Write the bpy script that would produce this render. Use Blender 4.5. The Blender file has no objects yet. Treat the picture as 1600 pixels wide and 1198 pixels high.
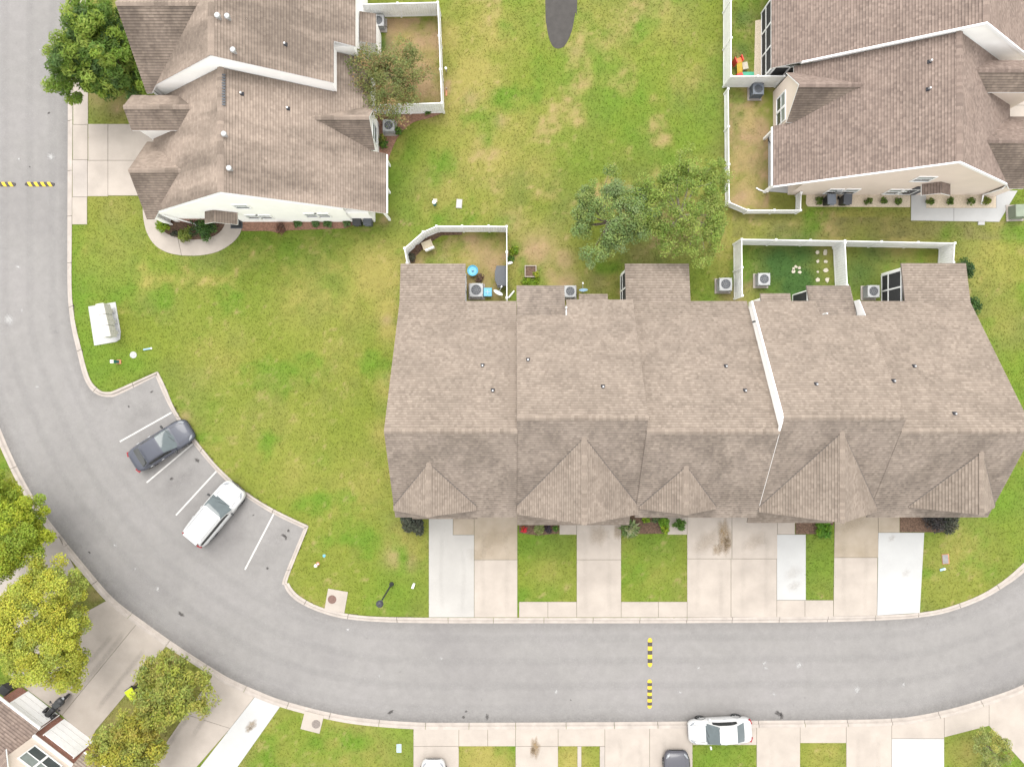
import bpy, math, random
import numpy as np
from mathutils import Vector, Matrix
random.seed(7)
RNG = np.random.default_rng(7)
S = bpy.context.scene
C = S.collection
PI = math.pi

# ------------------------------------------------------------------ camera, sky, sun, exposure
F, H = 1110.0, 50.0                      # drone camera: focal length in photo pixels, height in metres
cam = bpy.data.cameras.new('camera')
cam.sensor_width = 36.0
cam.lens = F / 1600.0 * 36.0
cam.clip_end = 3000
camo = bpy.data.objects.new('camera', cam)
C.objects.link(camo)
camo.location = (0, 0, H)
S.camera = camo

W = bpy.data.worlds.new('World')
S.world = W
W.use_nodes = True
nt = W.node_tree
sky = nt.nodes.new('ShaderNodeTexSky')
sky.sky_type = 'NISHITA'
sky.sun_disc = False
sky.sun_elevation = math.radians(63)
sky.sun_rotation = math.radians(-6)
sky.dust_density = 1.0
hs = nt.nodes.new('ShaderNodeHueSaturation')
hs.inputs['Saturation'].default_value = 0.10
nt.links.new(sky.outputs[0], hs.inputs['Color'])
bg = nt.nodes['Background']
bg.inputs['Strength'].default_value = 0.15
cloud = nt.nodes.new('ShaderNodeMix')          # thin even overcast veiling the blue sky
cloud.data_type = 'RGBA'
cloud.inputs[0].default_value = 0.65
cloud.inputs[7].default_value = (4.3, 4.25, 4.15, 1)
nt.links.new(hs.outputs[0], cloud.inputs[6])
nt.links.new(cloud.outputs[2], bg.inputs['Color'])

sl = bpy.data.lights.new('sun', 'SUN')
sl.energy = 1.0
sl.angle = math.radians(38)
sl.color = (1.0, 0.965, 0.92)
so = bpy.data.objects.new('sun', sl)
C.objects.link(so)
to_sun = Vector((-0.05, 0.50, 1.0)).normalized()
so.rotation_euler = to_sun.to_track_quat('Z', 'Y').to_euler()
so.location = (-20, 30, 60)
S.view_settings.view_transform = 'Standard'
S.view_settings.look = 'None'
S.view_settings.gamma = 1.0
S.view_settings.exposure = 1.8

# ------------------------------------------------------------------ helpers
def G(px, py, z=0.0):
    k = (H - z) / F
    return Vector(((px - 800) * k, (599 - py) * k, z))

def G2(p):
    v = G(p[0], p[1])
    return (v.x, v.y)

PM = {}
HARD = []          # hard surfaces where no grass grows (world polygons)

def link(o, parent=None):
    C.objects.link(o)
    if parent is not None:
        o.parent = parent
    return o

def tag(o, label=None, cat=None, group=None, kind=None):
    if label: o['label'] = label
    if cat: o['category'] = cat
    if group: o['group'] = group
    if kind: o['kind'] = kind
    return o

def thing(name, loc, rz, label, cat, group=None):
    o = bpy.data.objects.new(name, None)
    o.empty_display_size = 0.3
    C.objects.link(o)
    o.location = loc
    o.rotation_euler = (0, 0, rz)
    PM[o.name] = Matrix.Translation(Vector(loc)) @ Matrix.Rotation(rz, 4, 'Z')
    tag(o, label, cat, group)
    return o

def dup(root, loc, rz, label, group=None):
    r = root.copy()
    C.objects.link(r)
    r.location = loc
    r.rotation_euler = (0, 0, rz)
    r['label'] = label
    if group: r['group'] = group
    PM[r.name] = Matrix.Translation(Vector(loc)) @ Matrix.Rotation(rz, 4, 'Z')
    def rec(a, b):
        for ch in list(a.children):
            c = ch.copy()
            C.objects.link(c)
            c.parent = b
            rec(ch, c)
    rec(root, r)
    return r

class MB:
    def __init__(s):
        s.v = []; s.f = []; s.uv = []
    def add(s, vs, fs, uvs=None):
        b = len(s.v)
        s.v += [Vector(v) for v in vs]
        for i, f in enumerate(fs):
            s.f.append([b + k for k in f])
            s.uv.append(uvs[i] if uvs else None)
        return s
    def box(s, c, d, rz=0.0, taper=1.0):
        x, y, z = d[0] / 2, d[1] / 2, d[2] / 2
        ca, sa = math.cos(rz), math.sin(rz)
        vs = []
        for k, zz in ((1.0, -z), (taper, z)):
            for a, b in ((-x, -y), (x, -y), (x, y), (-x, y)):
                a *= k; b *= k
                vs.append((c[0] + a * ca - b * sa, c[1] + a * sa + b * ca, c[2] + zz))
        return s.add(vs, [(3, 2, 1, 0), (4, 5, 6, 7), (0, 1, 5, 4), (1, 2, 6, 5), (2, 3, 7, 6), (3, 0, 4, 7)])
    def bbox(s, x0, x1, y0, y1, z0, z1):
        return s.box(((x0 + x1) / 2, (y0 + y1) / 2, (z0 + z1) / 2), (abs(x1 - x0), abs(y1 - y0), abs(z1 - z0)))
    def prism(s, pts, z0, z1):
        n = len(pts)
        a = sum(pts[i][0] * pts[(i + 1) % n][1] - pts[(i + 1) % n][0] * pts[i][1] for i in range(n))
        if a < 0: pts = list(reversed(pts))
        vs = [(p[0], p[1], z0) for p in pts] + [(p[0], p[1], z1) for p in pts]
        fs = [tuple(range(n, 2 * n)), tuple(reversed(range(n)))]
        fs += [(i, (i + 1) % n, n + (i + 1) % n, n + i) for i in range(n)]
        return s.add(vs, fs)
    def tube(s, pts, rad, n=8, cap=True):
        pts = [Vector(p) for p in pts]
        if not hasattr(rad, '__len__'): rad = [rad] * len(pts)
        vs = []
        for i, p in enumerate(pts):
            d = (pts[min(i + 1, len(pts) - 1)] - pts[max(i - 1, 0)]).normalized()
            a = d.cross(Vector((0, 0, 1)))
            if a.length < 1e-3: a = Vector((1, 0, 0))
            a.normalize(); b = d.cross(a)
            for k in range(n):
                t = 2 * PI * k / n
                vs.append(p + (a * math.cos(t) + b * math.sin(t)) * rad[i])
        fs = []
        for i in range(len(pts) - 1):
            for k in range(n):
                fs.append((i * n + k, i * n + (k + 1) % n, (i + 1) * n + (k + 1) % n, (i + 1) * n + k))
        if cap:
            fs.append(tuple(range(n)))
            fs.append(tuple(reversed(range((len(pts) - 1) * n, len(pts) * n))))
        return s.add(vs, fs)
    def lathe(s, prof, c=(0, 0, 0), n=20, axis='z'):
        vs = []; fs = []
        for r, h in prof:
            for k in range(n):
                t = 2 * PI * k / n
                p = (r * math.cos(t), r * math.sin(t), h)
                if axis == 'y': p = (p[0], p[2], p[1])
                vs.append((c[0] + p[0], c[1] + p[1], c[2] + p[2]))
        for i in range(len(prof) - 1):
            for k in range(n):
                fs.append((i * n + k, i * n + (k + 1) % n, (i + 1) * n + (k + 1) % n, (i + 1) * n + k))
        fs.append(tuple(reversed(range(n))))
        fs.append(tuple(range((len(prof) - 1) * n, len(prof) * n)))
        return s.add(vs, fs)
    def build(s, name, mat, parent=None, world=False, smooth=False, bevel=0.0, sub=0):
        me = bpy.data.meshes.new(name)
        vs = s.v
        if world and parent is not None:
            inv = PM[parent.name].inverted() if parent.name in PM else Matrix()
            vs = [inv @ v for v in vs]
        me.from_pydata([tuple(v) for v in vs], [], s.f)
        if any(u is not None for u in s.uv):
            ul = me.uv_layers.new(name='shingle')
            i = 0
            for f, u in zip(s.f, s.uv):
                for k in range(len(f)):
                    if u is not None: ul.data[i].uv = u[k]
                    i += 1
        me.materials.append(mat)
        if smooth:
            me.polygons.foreach_set('use_smooth', [True] * len(me.polygons))
        me.update()
        o = bpy.data.objects.new(name, me)
        link(o, parent)
        if parent is not None and parent.name in PM: PM[o.name] = PM[parent.name]
        if bevel:
            m = o.modifiers.new('bevel', 'BEVEL'); m.width = bevel; m.segments = 2; m.limit_method = 'ANGLE'
        if sub:
            m = o.modifiers.new('sub', 'SUBSURF'); m.levels = sub; m.render_levels = sub
        return o

def pip(xs, ys, poly):
    ins = np.zeros(xs.shape, bool)
    n = len(poly)
    px = [p[0] for p in poly]; py = [p[1] for p in poly]
    bb = (xs >= min(px)) & (xs <= max(px)) & (ys >= min(py)) & (ys <= max(py))
    if not bb.any(): return ins
    x = xs[bb]; y = ys[bb]; r = np.zeros(x.shape, bool)
    j = n - 1
    for i in range(n):
        c = (py[i] > y) != (py[j] > y)
        if py[i] != py[j]:
            r ^= c & (x < (px[j] - px[i]) * (y - py[i]) / (py[j] - py[i]) + px[i])
        j = i
    ins[bb] = r
    return ins

def catmull(pts, n=6):
    out = []
    P = [pts[0]] + list(pts) + [pts[-1]]
    for i in range(1, len(P) - 2):
        p0, p1, p2, p3 = P[i - 1], P[i], P[i + 1], P[i + 2]
        for k in range(n):
            t = k / n
            out.append(tuple(0.5 * (2 * b + (c - a) * t + (2 * a - 5 * b + 4 * c - d) * t * t + (3 * b - a - 3 * c + d) * t ** 3)
                             for a, b, c, d in zip(p0, p1, p2, p3)))
    out.append(tuple(pts[-1]))
    return out

# ------------------------------------------------------------------ materials
def newmat(name):
    m = bpy.data.materials.new(name)
    m.use_nodes = True
    n = m.node_tree.nodes; l = m.node_tree.links
    return m, n, l, n['Principled BSDF']

def noise(n, l, vec, scale, detail=4, rough=0.55):
    t = n.new('ShaderNodeTexNoise')
    t.inputs['Scale'].default_value = scale
    t.inputs['Detail'].default_value = detail
    t.inputs['Roughness'].default_value = rough
    l.new(vec, t.inputs['Vector'])
    return t.outputs['Fac']

def ramp(n, l, fac, stops):
    r = n.new('ShaderNodeValToRGB')
    e = r.color_ramp.elements
    while len(e) < len(stops): e.new(0.5)
    for i, (p, c) in enumerate(stops):
        e[i].position = p
        e[i].color = (c[0], c[1], c[2], 1) if hasattr(c, '__len__') else (c, c, c, 1)
    l.new(fac, r.inputs['Fac'])
    return r.outputs['Color']

def mixc(n, l, fac, a, b, mode='MIX'):
    m = n.new('ShaderNodeMix'); m.data_type = 'RGBA'; m.blend_type = mode
    if isinstance(fac, float): m.inputs['Factor'].default_value = fac
    else: l.new(fac, m.inputs['Factor'])
    for s, v in (('A', a), ('B', b)):
        i = [k for k in m.inputs if k.name == s and k.type == 'RGBA'][0]
        if isinstance(v, tuple): i.default_value = (v[0], v[1], v[2], 1)
        else: l.new(v, i)
    return [k for k in m.outputs if k.type == 'RGBA'][0]

def pos(n):
    return n.new('ShaderNodeNewGeometry').outputs['Position']

def bump(n, l, bsdf, h, strength=0.3, dist=0.02):
    b = n.new('ShaderNodeBump')
    b.inputs['Strength'].default_value = strength
    b.inputs['Distance'].default_value = dist
    l.new(h, b.inputs['Height'])
    l.new(b.outputs[0], bsdf.inputs['Normal'])

def M(name, col, rough=0.7, var=0.12, scale=2.5, bmp=0.0, bscale=30, metal=0.0, spec=0.4, fine=0.06, col2=None):
    m, n, l, b = newmat(name)
    p = pos(n)
    lo = tuple(c * (1 - var) for c in col); hi = tuple(c * (1 + var) for c in col)
    if col2: hi = col2
    c = ramp(n, l, noise(n, l, p, scale, 6), [(0.3, lo), (0.7, hi)])
    if fine:
        c = mixc(n, l, 1.0, c, ramp(n, l, noise(n, l, p, 45, 2), [(0.25, 1 - fine), (0.75, 1 + fine)]), 'MULTIPLY')
    l.new(c, b.inputs['Base Color'])
    b.inputs['Roughness'].default_value = rough
    b.inputs['Metallic'].default_value = metal
    b.inputs['Specular IOR Level'].default_value = spec
    if bmp: bump(n, l, b, noise(n, l, p, bscale, 4), bmp)
    return m

def shingle_mat(name, c1, c2, c3, stain=0.25, dirx=(0.35, 0.6)):
    m, n, l, b = newmat(name)
    uv = n.new('ShaderNodeUVMap'); uv.uv_map = 'shingle'
    def brick(w, h, off, a, bb, mort):
        t = n.new('ShaderNodeTexBrick')
        t.inputs['Scale'].default_value = 1.0
        t.inputs['Brick Width'].default_value = w
        t.inputs['Row Height'].default_value = h
        t.inputs['Mortar Size'].default_value = mort
        t.inputs['Mortar Smooth'].default_value = 0.2
        t.offset = off
        t.inputs['Color1'].default_value = (*a, 1)
        t.inputs['Color2'].default_value = (*bb, 1)
        t.inputs['Mortar'].default_value = tuple(x * 0.55 for x in a) + (1,)
        l.new(uv.outputs[0], t.inputs['Vector'])
        return t.outputs['Color']
    a = brick(0.16, EXPO, 0.37, c1, c2, 0.0)
    d = brick(0.27, EXPO, 0.21, (0.92, 0.915, 0.91), (1.10, 1.10, 1.09), 0.0)
    c = mixc(n, l, 1.0, a, d, 'MULTIPLY')
    p = pos(n)
    # shadow-line granules atop each course, also painting the shade under the butts
    sx = n.new('ShaderNodeSeparateXYZ'); l.new(uv.outputs[0], sx.inputs[0])
    dv = n.new('ShaderNodeMath'); dv.operation = 'DIVIDE'; dv.inputs[1].default_value = EXPO; l.new(sx.outputs['Y'], dv.inputs[0])
    fr_ = n.new('ShaderNodeMath'); fr_.operation = 'FRACT'; l.new(dv.outputs[0], fr_.inputs[0])
    c = mixc(n, l, 1.0, c, ramp(n, l, fr_.outputs[0], [(0.0, 1.06), (0.6, 1.03), (0.72, 0.74), (1.0, 0.70)]), 'MULTIPLY')
    c = mixc(n, l, ramp(n, l, noise(n, l, p, 0.7, 4), [(0.35, 0.0), (0.75, 0.30)]), c, c3)
    # granule loss / algae streaks running down the slope
    mp = n.new('ShaderNodeMapping')
    mp.inputs['Scale'].default_value = (dirx[0], dirx[1], 1)
    l.new(uv.outputs[0], mp.inputs['Vector'])
    st = ramp(n, l, noise(n, l, mp.outputs[0], 1.0, 5, 0.6), [(0.43, 1.0), (0.60, 1 - stain)])
    c = mixc(n, l, 1.0, c, st, 'MULTIPLY')
    g = ramp(n, l, noise(n, l, p, 60, 2), [(0.2, 0.86), (0.8, 1.14)])
    c = mixc(n, l, 1.0, c, g, 'MULTIPLY')
    l.new(c, b.inputs['Base Color'])
    b.inputs['Roughness'].default_value = 0.95
    b.inputs['Specular IOR Level'].default_value = 0.15
    bump(n, l, b, noise(n, l, p, 90, 2), 0.4, 0.01)
    return m

EXPO = 0.17
MAT = {}
MAT['roof_main'] = shingle_mat('weathered_taupe_shingle', (0.230, 0.191, 0.160), (0.176, 0.144, 0.120), (0.194, 0.159, 0.133), 0.13)
MAT['roof_algae_shade'] = shingle_mat('algae_and_shade_shingle', (0.228, 0.190, 0.160), (0.173, 0.143, 0.122), (0.137, 0.114, 0.102), 0.24, (0.45, 0.32))  # algae staining on front slopes; painted shade on the rear porch roofs
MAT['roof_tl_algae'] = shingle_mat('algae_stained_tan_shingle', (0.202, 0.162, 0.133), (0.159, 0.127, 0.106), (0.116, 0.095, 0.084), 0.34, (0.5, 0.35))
MAT['roof_tl'] = shingle_mat('streaked_tan_shingle', (0.262, 0.212, 0.176), (0.215, 0.172, 0.143), (0.232, 0.186, 0.153), 0.40, (0.42, 0.10))
MAT['roof_tr'] = shingle_mat('pinkish_brown_shingle', (0.215, 0.168, 0.144), (0.150, 0.116, 0.101), (0.185, 0.138, 0.116), 0.12)
MAT['roof_deck'] = M('roof_edge', (0.16, 0.135, 0.12), 0.9)
MAT['valley_shade'] = M('valley_shade_brown', (0.10, 0.085, 0.075), 0.7, 0.1)  # dark brown that paints the shadow line of the roof valleys
MAT['trim'] = M('white_trim', (0.76, 0.76, 0.76), 0.5, 0.03)
MAT['vinyl'] = M('white_vinyl', (0.72, 0.72, 0.72), 0.45, 0.09, 1.2)
MAT['conc'] = M('concrete', (0.308, 0.272, 0.239), 0.9, 0.10, 0.7, 0.15, 60)
MAT['conc_tan'] = M('stained_concrete', (0.272, 0.225, 0.167), 0.9, 0.15, 0.7, 0.15, 60, col2=(0.303, 0.257, 0.205))
MAT['conc_pale'] = M('pale_concrete', (0.310, 0.299, 0.283), 0.9, 0.08, 0.4, 0.15, 60)
MAT['conc_brown'] = M('brown_stained_concrete', (0.189, 0.140, 0.087), 0.9, 0.2, 1.2, 0.15, 60, col2=(0.273, 0.227, 0.174))
MAT['conc_new'] = M('new_concrete', (0.348, 0.348, 0.344), 0.85, 0.06, 0.5, 0.1, 60)
MAT['conc_grey'] = M('grey_concrete', (0.293, 0.262, 0.237), 0.9, 0.14, 0.5, 0.15, 60)
MAT['joint'] = M('joint_dirt', (0.13, 0.115, 0.09), 0.95)
MAT['kerb'] = M('kerb_concrete', (0.315, 0.280, 0.252), 0.9, 0.13, 1.5, 0.2, 50)
MAT['mulch'] = M('brown_mulch', (0.10, 0.062, 0.042), 0.95, 0.5, 9, 0.8, 25, fine=0.3)
MAT['mulch_red'] = M('red_mulch', (0.21, 0.115, 0.08), 0.95, 0.35, 9, 0.8, 25, fine=0.3)
MAT['gravel'] = M('cream_gravel', (0.46, 0.39, 0.30), 0.95, 0.2, 14, 0.6, 30, fine=0.2)
MAT['glass'] = M('window_glass', (0.05, 0.065, 0.068), 0.08, 0.1, spec=0.6, fine=0)
MAT['glass_lt'] = M('screened_sash', (0.22, 0.25, 0.24), 0.25, 0.1, fine=0)
MAT['screen'] = M('dark_porch_screen', (0.032, 0.032, 0.035), 0.8, 0.1)
MAT['black'] = M('black_plastic', (0.022, 0.023, 0.025), 0.45, 0.1)
MAT['charcoal'] = M('charcoal_plastic', (0.055, 0.06, 0.07), 0.5, 0.1)
MAT['dark_metal'] = M('dark_metal', (0.035, 0.036, 0.045), 0.45, 0.1)
MAT['ac'] = M('ac_grey_enamel', (0.30, 0.305, 0.31), 0.5, 0.08)
MAT['ac_dk'] = M('ac_slate_enamel', (0.11, 0.125, 0.15), 0.5, 0.08)
MAT['meter_grey'] = M('meter_lid_grey', (0.19, 0.185, 0.18), 0.8, 0.12)
MAT['steel'] = M('galvanised_steel', (0.45, 0.46, 0.47), 0.35, 0.12, metal=0.6)
MAT['yellow'] = M('yellow_rubber', (0.55, 0.37, 0.03), 0.7, 0.12, 8)
MAT['bumpblack'] = M('black_rubber', (0.05, 0.045, 0.045), 0.8, 0.15, 8)
MAT['paint'] = M('white_road_paint', (0.425, 0.416, 0.399), 0.7, 0.12, 5, fine=0.12)
MAT['bark'] = M('bark', (0.17, 0.135, 0.11), 0.9, 0.3, 8, 0.5, 30)
MAT['bark_pale'] = M('pale_bark', (0.30, 0.26, 0.22), 0.9, 0.2, 8, 0.5, 30)
MAT['brick'] = None
MAT['oil'] = M('oil_stain', (0.13, 0.122, 0.118), 0.75, 0.25, 3)
MAT['splat'] = M('pale_splat', (0.258, 0.253, 0.251), 0.8, 0.15, 6)
MAT['tyre'] = M('tyre', (0.018, 0.018, 0.019), 0.8, 0.1)
MAT['rim'] = M('alloy_rim', (0.35, 0.36, 0.37), 0.3, 0.1, metal=0.8)
MAT['red_lens'] = M('red_lens', (0.22, 0.015, 0.02), 0.2, 0.1)
MAT['seam'] = M('panel_gap', (0.09, 0.09, 0.095), 0.7)
MAT['head_lens'] = M('headlight_lens', (0.20, 0.21, 0.225), 0.1, 0.1)
MAT['blue_toy'] = M('blue_plastic', (0.09, 0.32, 0.46), 0.4, 0.1)
MAT['cream'] = M('cream_plastic', (0.42, 0.36, 0.26), 0.6, 0.1)
MAT['green_toy'] = M('green_plastic', (0.04, 0.28, 0.17), 0.5, 0.1)
MAT['orange'] = M('orange_plastic', (0.55, 0.14, 0.03), 0.5, 0.1)
MAT['yellow_toy'] = M('yellow_plastic', (0.6, 0.42, 0.06), 0.5, 0.1)
MAT['red_toy'] = M('red_plastic', (0.5, 0.04, 0.03), 0.5, 0.1)
MAT['lime'] = M('lime_plastic', (0.42, 0.52, 0.01), 0.5, 0.08)
MAT['teal'] = M('teal_plastic', (0.02, 0.13, 0.13), 0.5, 0.1)
MAT['sage'] = M('sage_enamel', (0.17, 0.20, 0.15), 0.6, 0.1)
MAT['rust'] = M('rusty_iron', (0.14, 0.085, 0.07), 0.85, 0.2, 12)
MAT['iron'] = M('grey_iron', (0.17, 0.145, 0.13), 0.8, 0.2, 12)
MAT['wood'] = M('weathered_wood', (0.28, 0.24, 0.21), 0.85, 0.2, 6)
MAT['blue_pvc'] = M('pale_blue_plastic', (0.25, 0.38, 0.50), 0.5, 0.1)
MAT['terracotta'] = M('terracotta', (0.38, 0.17, 0.09), 0.8, 0.15)
MAT['mail'] = M('white_enamel', (0.46, 0.445, 0.42), 0.45, 0.05)
MAT['mail_face'] = M('pale_grey_enamel', (0.44, 0.425, 0.40), 0.5, 0.05)
MAT['stone'] = M('pale_paver', (0.391, 0.357, 0.289), 0.9, 0.12)

def siding_mat(name, col, lap=0.15):
    m, n, l, b = newmat(name)
    p = pos(n)
    c = ramp(n, l, noise(n, l, p, 0.8, 4), [(0.3, tuple(x * 0.96 for x in col)), (0.7, tuple(x * 1.03 for x in col))])
    sx = n.new('ShaderNodeSeparateXYZ'); l.new(p, sx.inputs[0])
    mt = n.new('ShaderNodeMath'); mt.operation = 'FRACT'
    d = n.new('ShaderNodeMath'); d.operation = 'DIVIDE'; d.inputs[1].default_value = lap
    l.new(sx.outputs['Z'], d.inputs[0]); l.new(d.outputs[0], mt.inputs[0])
    l.new(c, b.inputs['Base Color'])
    b.inputs['Roughness'].default_value = 0.6
    iv = n.new('ShaderNodeMath'); iv.operation = 'SUBTRACT'; iv.inputs[0].default_value = 1.0
    l.new(mt.outputs[0], iv.inputs[1])
    bump(n, l, b, iv.outputs[0], 0.6, 0.02)
    return m
MAT['siding_white'] = siding_mat('white_lap_siding', (0.86, 0.85, 0.83))
MAT['siding_tan'] = siding_mat('tan_lap_siding', (0.62, 0.53, 0.46))

def brick_mat():
    m, n, l, b = newmat('red_brick')
    t = n.new('ShaderNodeTexBrick')
    p = pos(n)
    sx = n.new('ShaderNodeSeparateXYZ'); l.new(p, sx.inputs[0])
    cb = n.new('ShaderNodeCombineXYZ')
    ad = n.new('ShaderNodeMath'); ad.operation = 'SUBTRACT'
    l.new(sx.outputs['X'], ad.inputs[0]); l.new(sx.outputs['Y'], ad.inputs[1])
    l.new(ad.outputs[0], cb.inputs['X']); l.new(sx.outputs['Z'], cb.inputs['Y'])
    l.new(cb.outputs[0], t.inputs['Vector'])
    t.inputs['Scale'].default_value = 1
    t.inputs['Brick Width'].default_value = 0.21
    t.inputs['Row Height'].default_value = 0.075
    t.inputs['Mortar Size'].default_value = 0.006
    t.inputs['Color1'].default_value = (0.24, 0.085, 0.055, 1)
    t.inputs['Color2'].default_value = (0.17, 0.06, 0.04, 1)
    t.inputs['Mortar'].default_value = (0.32, 0.26, 0.22, 1)
    l.new(t.outputs['Color'], b.inputs['Base Color'])
    b.inputs['Roughness'].default_value = 0.9
    return m
MAT['brick'] = brick_mat()

def car_paint(name, col, rough=0.28, coat=0.6):
    m, n, l, b = newmat(name)
    c = ramp(n, l, noise(n, l, pos(n), 30, 2), [(0.3, tuple(x * 0.97 for x in col)), (0.7, tuple(x * 1.03 for x in col))])
    l.new(c, b.inputs['Base Color'])
    b.inputs['Roughness'].default_value = rough
    b.inputs['Coat Weight'].default_value = coat
    b.inputs['Coat Roughness'].default_value = 0.06
    return m
MAT['p_white'] = car_paint('white_car_paint', (0.42, 0.42, 0.42), 0.4, 0.2)
MAT['p_blue'] = car_paint('slate_blue_car_paint', (0.045, 0.049, 0.066), 0.4, 0.25)
MAT['p_dark'] = car_paint('charcoal_car_paint', (0.05, 0.05, 0.062), 0.4, 0.3)
MAT['car_glass'] = M('car_glass', (0.075, 0.092, 0.097), 0.08, 0.1, spec=0.4, fine=0)
MAT['car_glass_dk'] = M('dark_car_glass', (0.018, 0.02, 0.02), 0.08, 0.1, spec=0.5, fine=0)

def asphalt_mat():
    m, n, l, b = newmat('worn_asphalt')
    p = pos(n)
    c = ramp(n, l, noise(n, l, p, 0.12, 5, 0.6), [(0.3, (0.174, 0.166, 0.163)), (0.5, (0.196, 0.188, 0.182)), (0.72, (0.206, 0.196, 0.193))])
    c = mixc(n, l, 1.0, c, ramp(n, l, noise(n, l, p, 1.6, 6, 0.65), [(0.3, 0.92), (0.7, 1.06)]), 'MULTIPLY')
    c = mixc(n, l, 1.0, c, ramp(n, l, noise(n, l, p, 26, 3, 0.7), [(0.25, 0.86), (0.75, 1.12)]), 'MULTIPLY')
    c = mixc(n, l, ramp(n, l, noise(n, l, p, 5.5, 2), [(0.73, 0.0), (0.80, 0.5)]), c, (0.314, 0.301, 0.290))
    c = mixc(n, l, ramp(n, l, noise(n, l, p, 3.1, 3), [(0.71, 0.0), (0.80, 0.55)]), c, (0.090, 0.085, 0.079))
    l.new(c, b.inputs['Base Color'])
    b.inputs['Roughness'].default_value = 0.9
    b.inputs['Specular IOR Level'].default_value = 0.2
    bump(n, l, b, noise(n, l, p, 80, 3), 0.4, 0.01)
    return m
MAT['asphalt'] = asphalt_mat()
MAT['asphalt_dark'] = M('dark_path_asphalt', (0.050, 0.046, 0.043), 0.9, 0.15, 2, 0.3, 60)

def attr_mat(name, trans=0.0, rough=0.8, mul=(0.2, 1.0)):
    m, n, l, b = newmat(name)
    a = n.new('ShaderNodeAttribute'); a.attribute_name = 'tint'
    l.new(a.outputs['Color'], b.inputs['Base Color'])
    b.inputs['Roughness'].default_value = rough
    b.inputs['Specular IOR Level'].default_value = 0.25
    if trans:
        t = n.new('ShaderNodeBsdfTranslucent')
        l.new(a.outputs['Color'], t.inputs['Color'])
        mx = n.new('ShaderNodeMixShader'); mx.inputs[0].default_value = trans
        l.new(b.outputs[0], mx.inputs[1]); l.new(t.outputs[0], mx.inputs[2])
        l.new(mx.outputs[0], n['Material Output'].inputs['Surface'])
    return m, n, l, b
MAT['leaf'] = attr_mat('leaf', 0.42, 0.6)[0]
MAT['blade'] = attr_mat('grass_blade', 0.2, 0.8)[0]
def lawn_mat():
    m, n, l, b = attr_mat('lawn')
    p = pos(n)
    a = [x for x in n if x.type == 'ATTRIBUTE'][0].outputs['Color']
    c = mixc(n, l, 1.0, a, ramp(n, l, noise(n, l, p, 9, 5, 0.7), [(0.28, (0.90, 0.92, 0.88)), (0.72, (1.09, 1.08, 1.10))]), 'MULTIPLY')
    c = mixc(n, l, 1.0, c, ramp(n, l, noise(n, l, p, 40, 3, 0.7), [(0.25, 0.8), (0.75, 1.2)]), 'MULTIPLY')
    l.new(c, b.inputs['Base Color'])
    bump(n, l, b, noise(n, l, p, 30, 4), 0.25, 0.02)
    return m
MAT['lawn'] = lawn_mat()

def fast_mesh(name, verts, k, cols, mat, parent=None):
    """verts (N*k,3) as N faces of k corners; cols (N,3) one tint per face"""
    n = len(verts) // k
    me = bpy.data.meshes.new(name)
    me.vertices.add(n * k); me.loops.add(n * k); me.polygons.add(n)
    me.vertices.foreach_set('co', np.ascontiguousarray(verts, np.float32).ravel())
    me.loops.foreach_set('vertex_index', np.arange(n * k, dtype=np.int32))
    me.polygons.foreach_set('loop_start', np.arange(0, n * k, k, dtype=np.int32))
    me.update(calc_edges=True)
    ca = me.color_attributes.new('tint', 'FLOAT_COLOR', 'POINT')
    c4 = np.ones((n * k, 4), np.float32)
    c4[:, :3] = np.repeat(cols, k, axis=0)
    ca.data.foreach_set('color', c4.ravel())
    me.materials.append(mat)
    o = bpy.data.objects.new(name, me)
    return link(o, parent)

# ------------------------------------------------------------------ lawn colour (grass, worn and bare patches)
_tab = RNG.random((64, 64))
def vnoise(x, y, s):
    x = x * s + 137.3; y = y * s + 71.9
    i = np.floor(x).astype(int); j = np.floor(y).astype(int)
    u = x - i; v = y - j
    u = u * u * (3 - 2 * u); v = v * v * (3 - 2 * v)
    t = _tab
    a = t[i % 64, j % 64]; b = t[(i + 1) % 64, j % 64]; c = t[i % 64, (j + 1) % 64]; d = t[(i + 1) % 64, (j + 1) % 64]
    return (a * (1 - u) + b * u) * (1 - v) + (c * (1 - u) + d * u) * v
def fbm(x, y, s, o=4):
    r = 0; w = 0.5; tot = 0
    for k in range(o):
        r = r + w * vnoise(x + 13.7 * k, y - 7.1 * k, s * 2 ** k); tot += w; w *= 0.55
    return r / tot

# (px, py, radius px, strength): dry straw-coloured, bare earth, lush
DRY = [(612, 520, 22, .8), (606, 600, 22, .8), (600, 680, 22, .7), (612, 740, 20, .6), (700, 60, 28, .8), (740, 110, 40, .8), (780, 250, 40, .5), (520, 560, 50, .3), (560, 480, 40, .5), (840, 260, 30, .4), (590, 430, 55, .75), (605, 480, 30, .7), (480, 470, 60, .35), (720, 150, 55, .7), (760, 60, 50, .6), (730, 240, 60, .45), (800, 190, 40, .5),
       (690, 300, 40, .35), (640, 850, 40, .6), (560, 760, 60, .35), (470, 740, 40, .4), (300, 690, 30, .5), (350, 560, 60, .25), (420, 690, 60, .25),
       (1180, 360, 60, .55), (1300, 360, 80, .5), (1420, 370, 70, .45), (1545, 400, 50, .5), (1560, 500, 40, .3), (960, 60, 60, .25), (1040, 40, 40, .4),
       (870, 180, 40, .3), (760, 420, 50, .5), (1500, 860, 40, .45), (180, 330, 40, .3), (170, 400, 50, .25), (855, 890, 25, .35), (1020, 900, 25, .25),
       (760, 1190, 50, .7), (890, 1190, 40, .7), (560, 1160, 60, .4), (1290, 1180, 30, .6), (1510, 1175, 30, .6), (1080, 120, 40, .25)]
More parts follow.
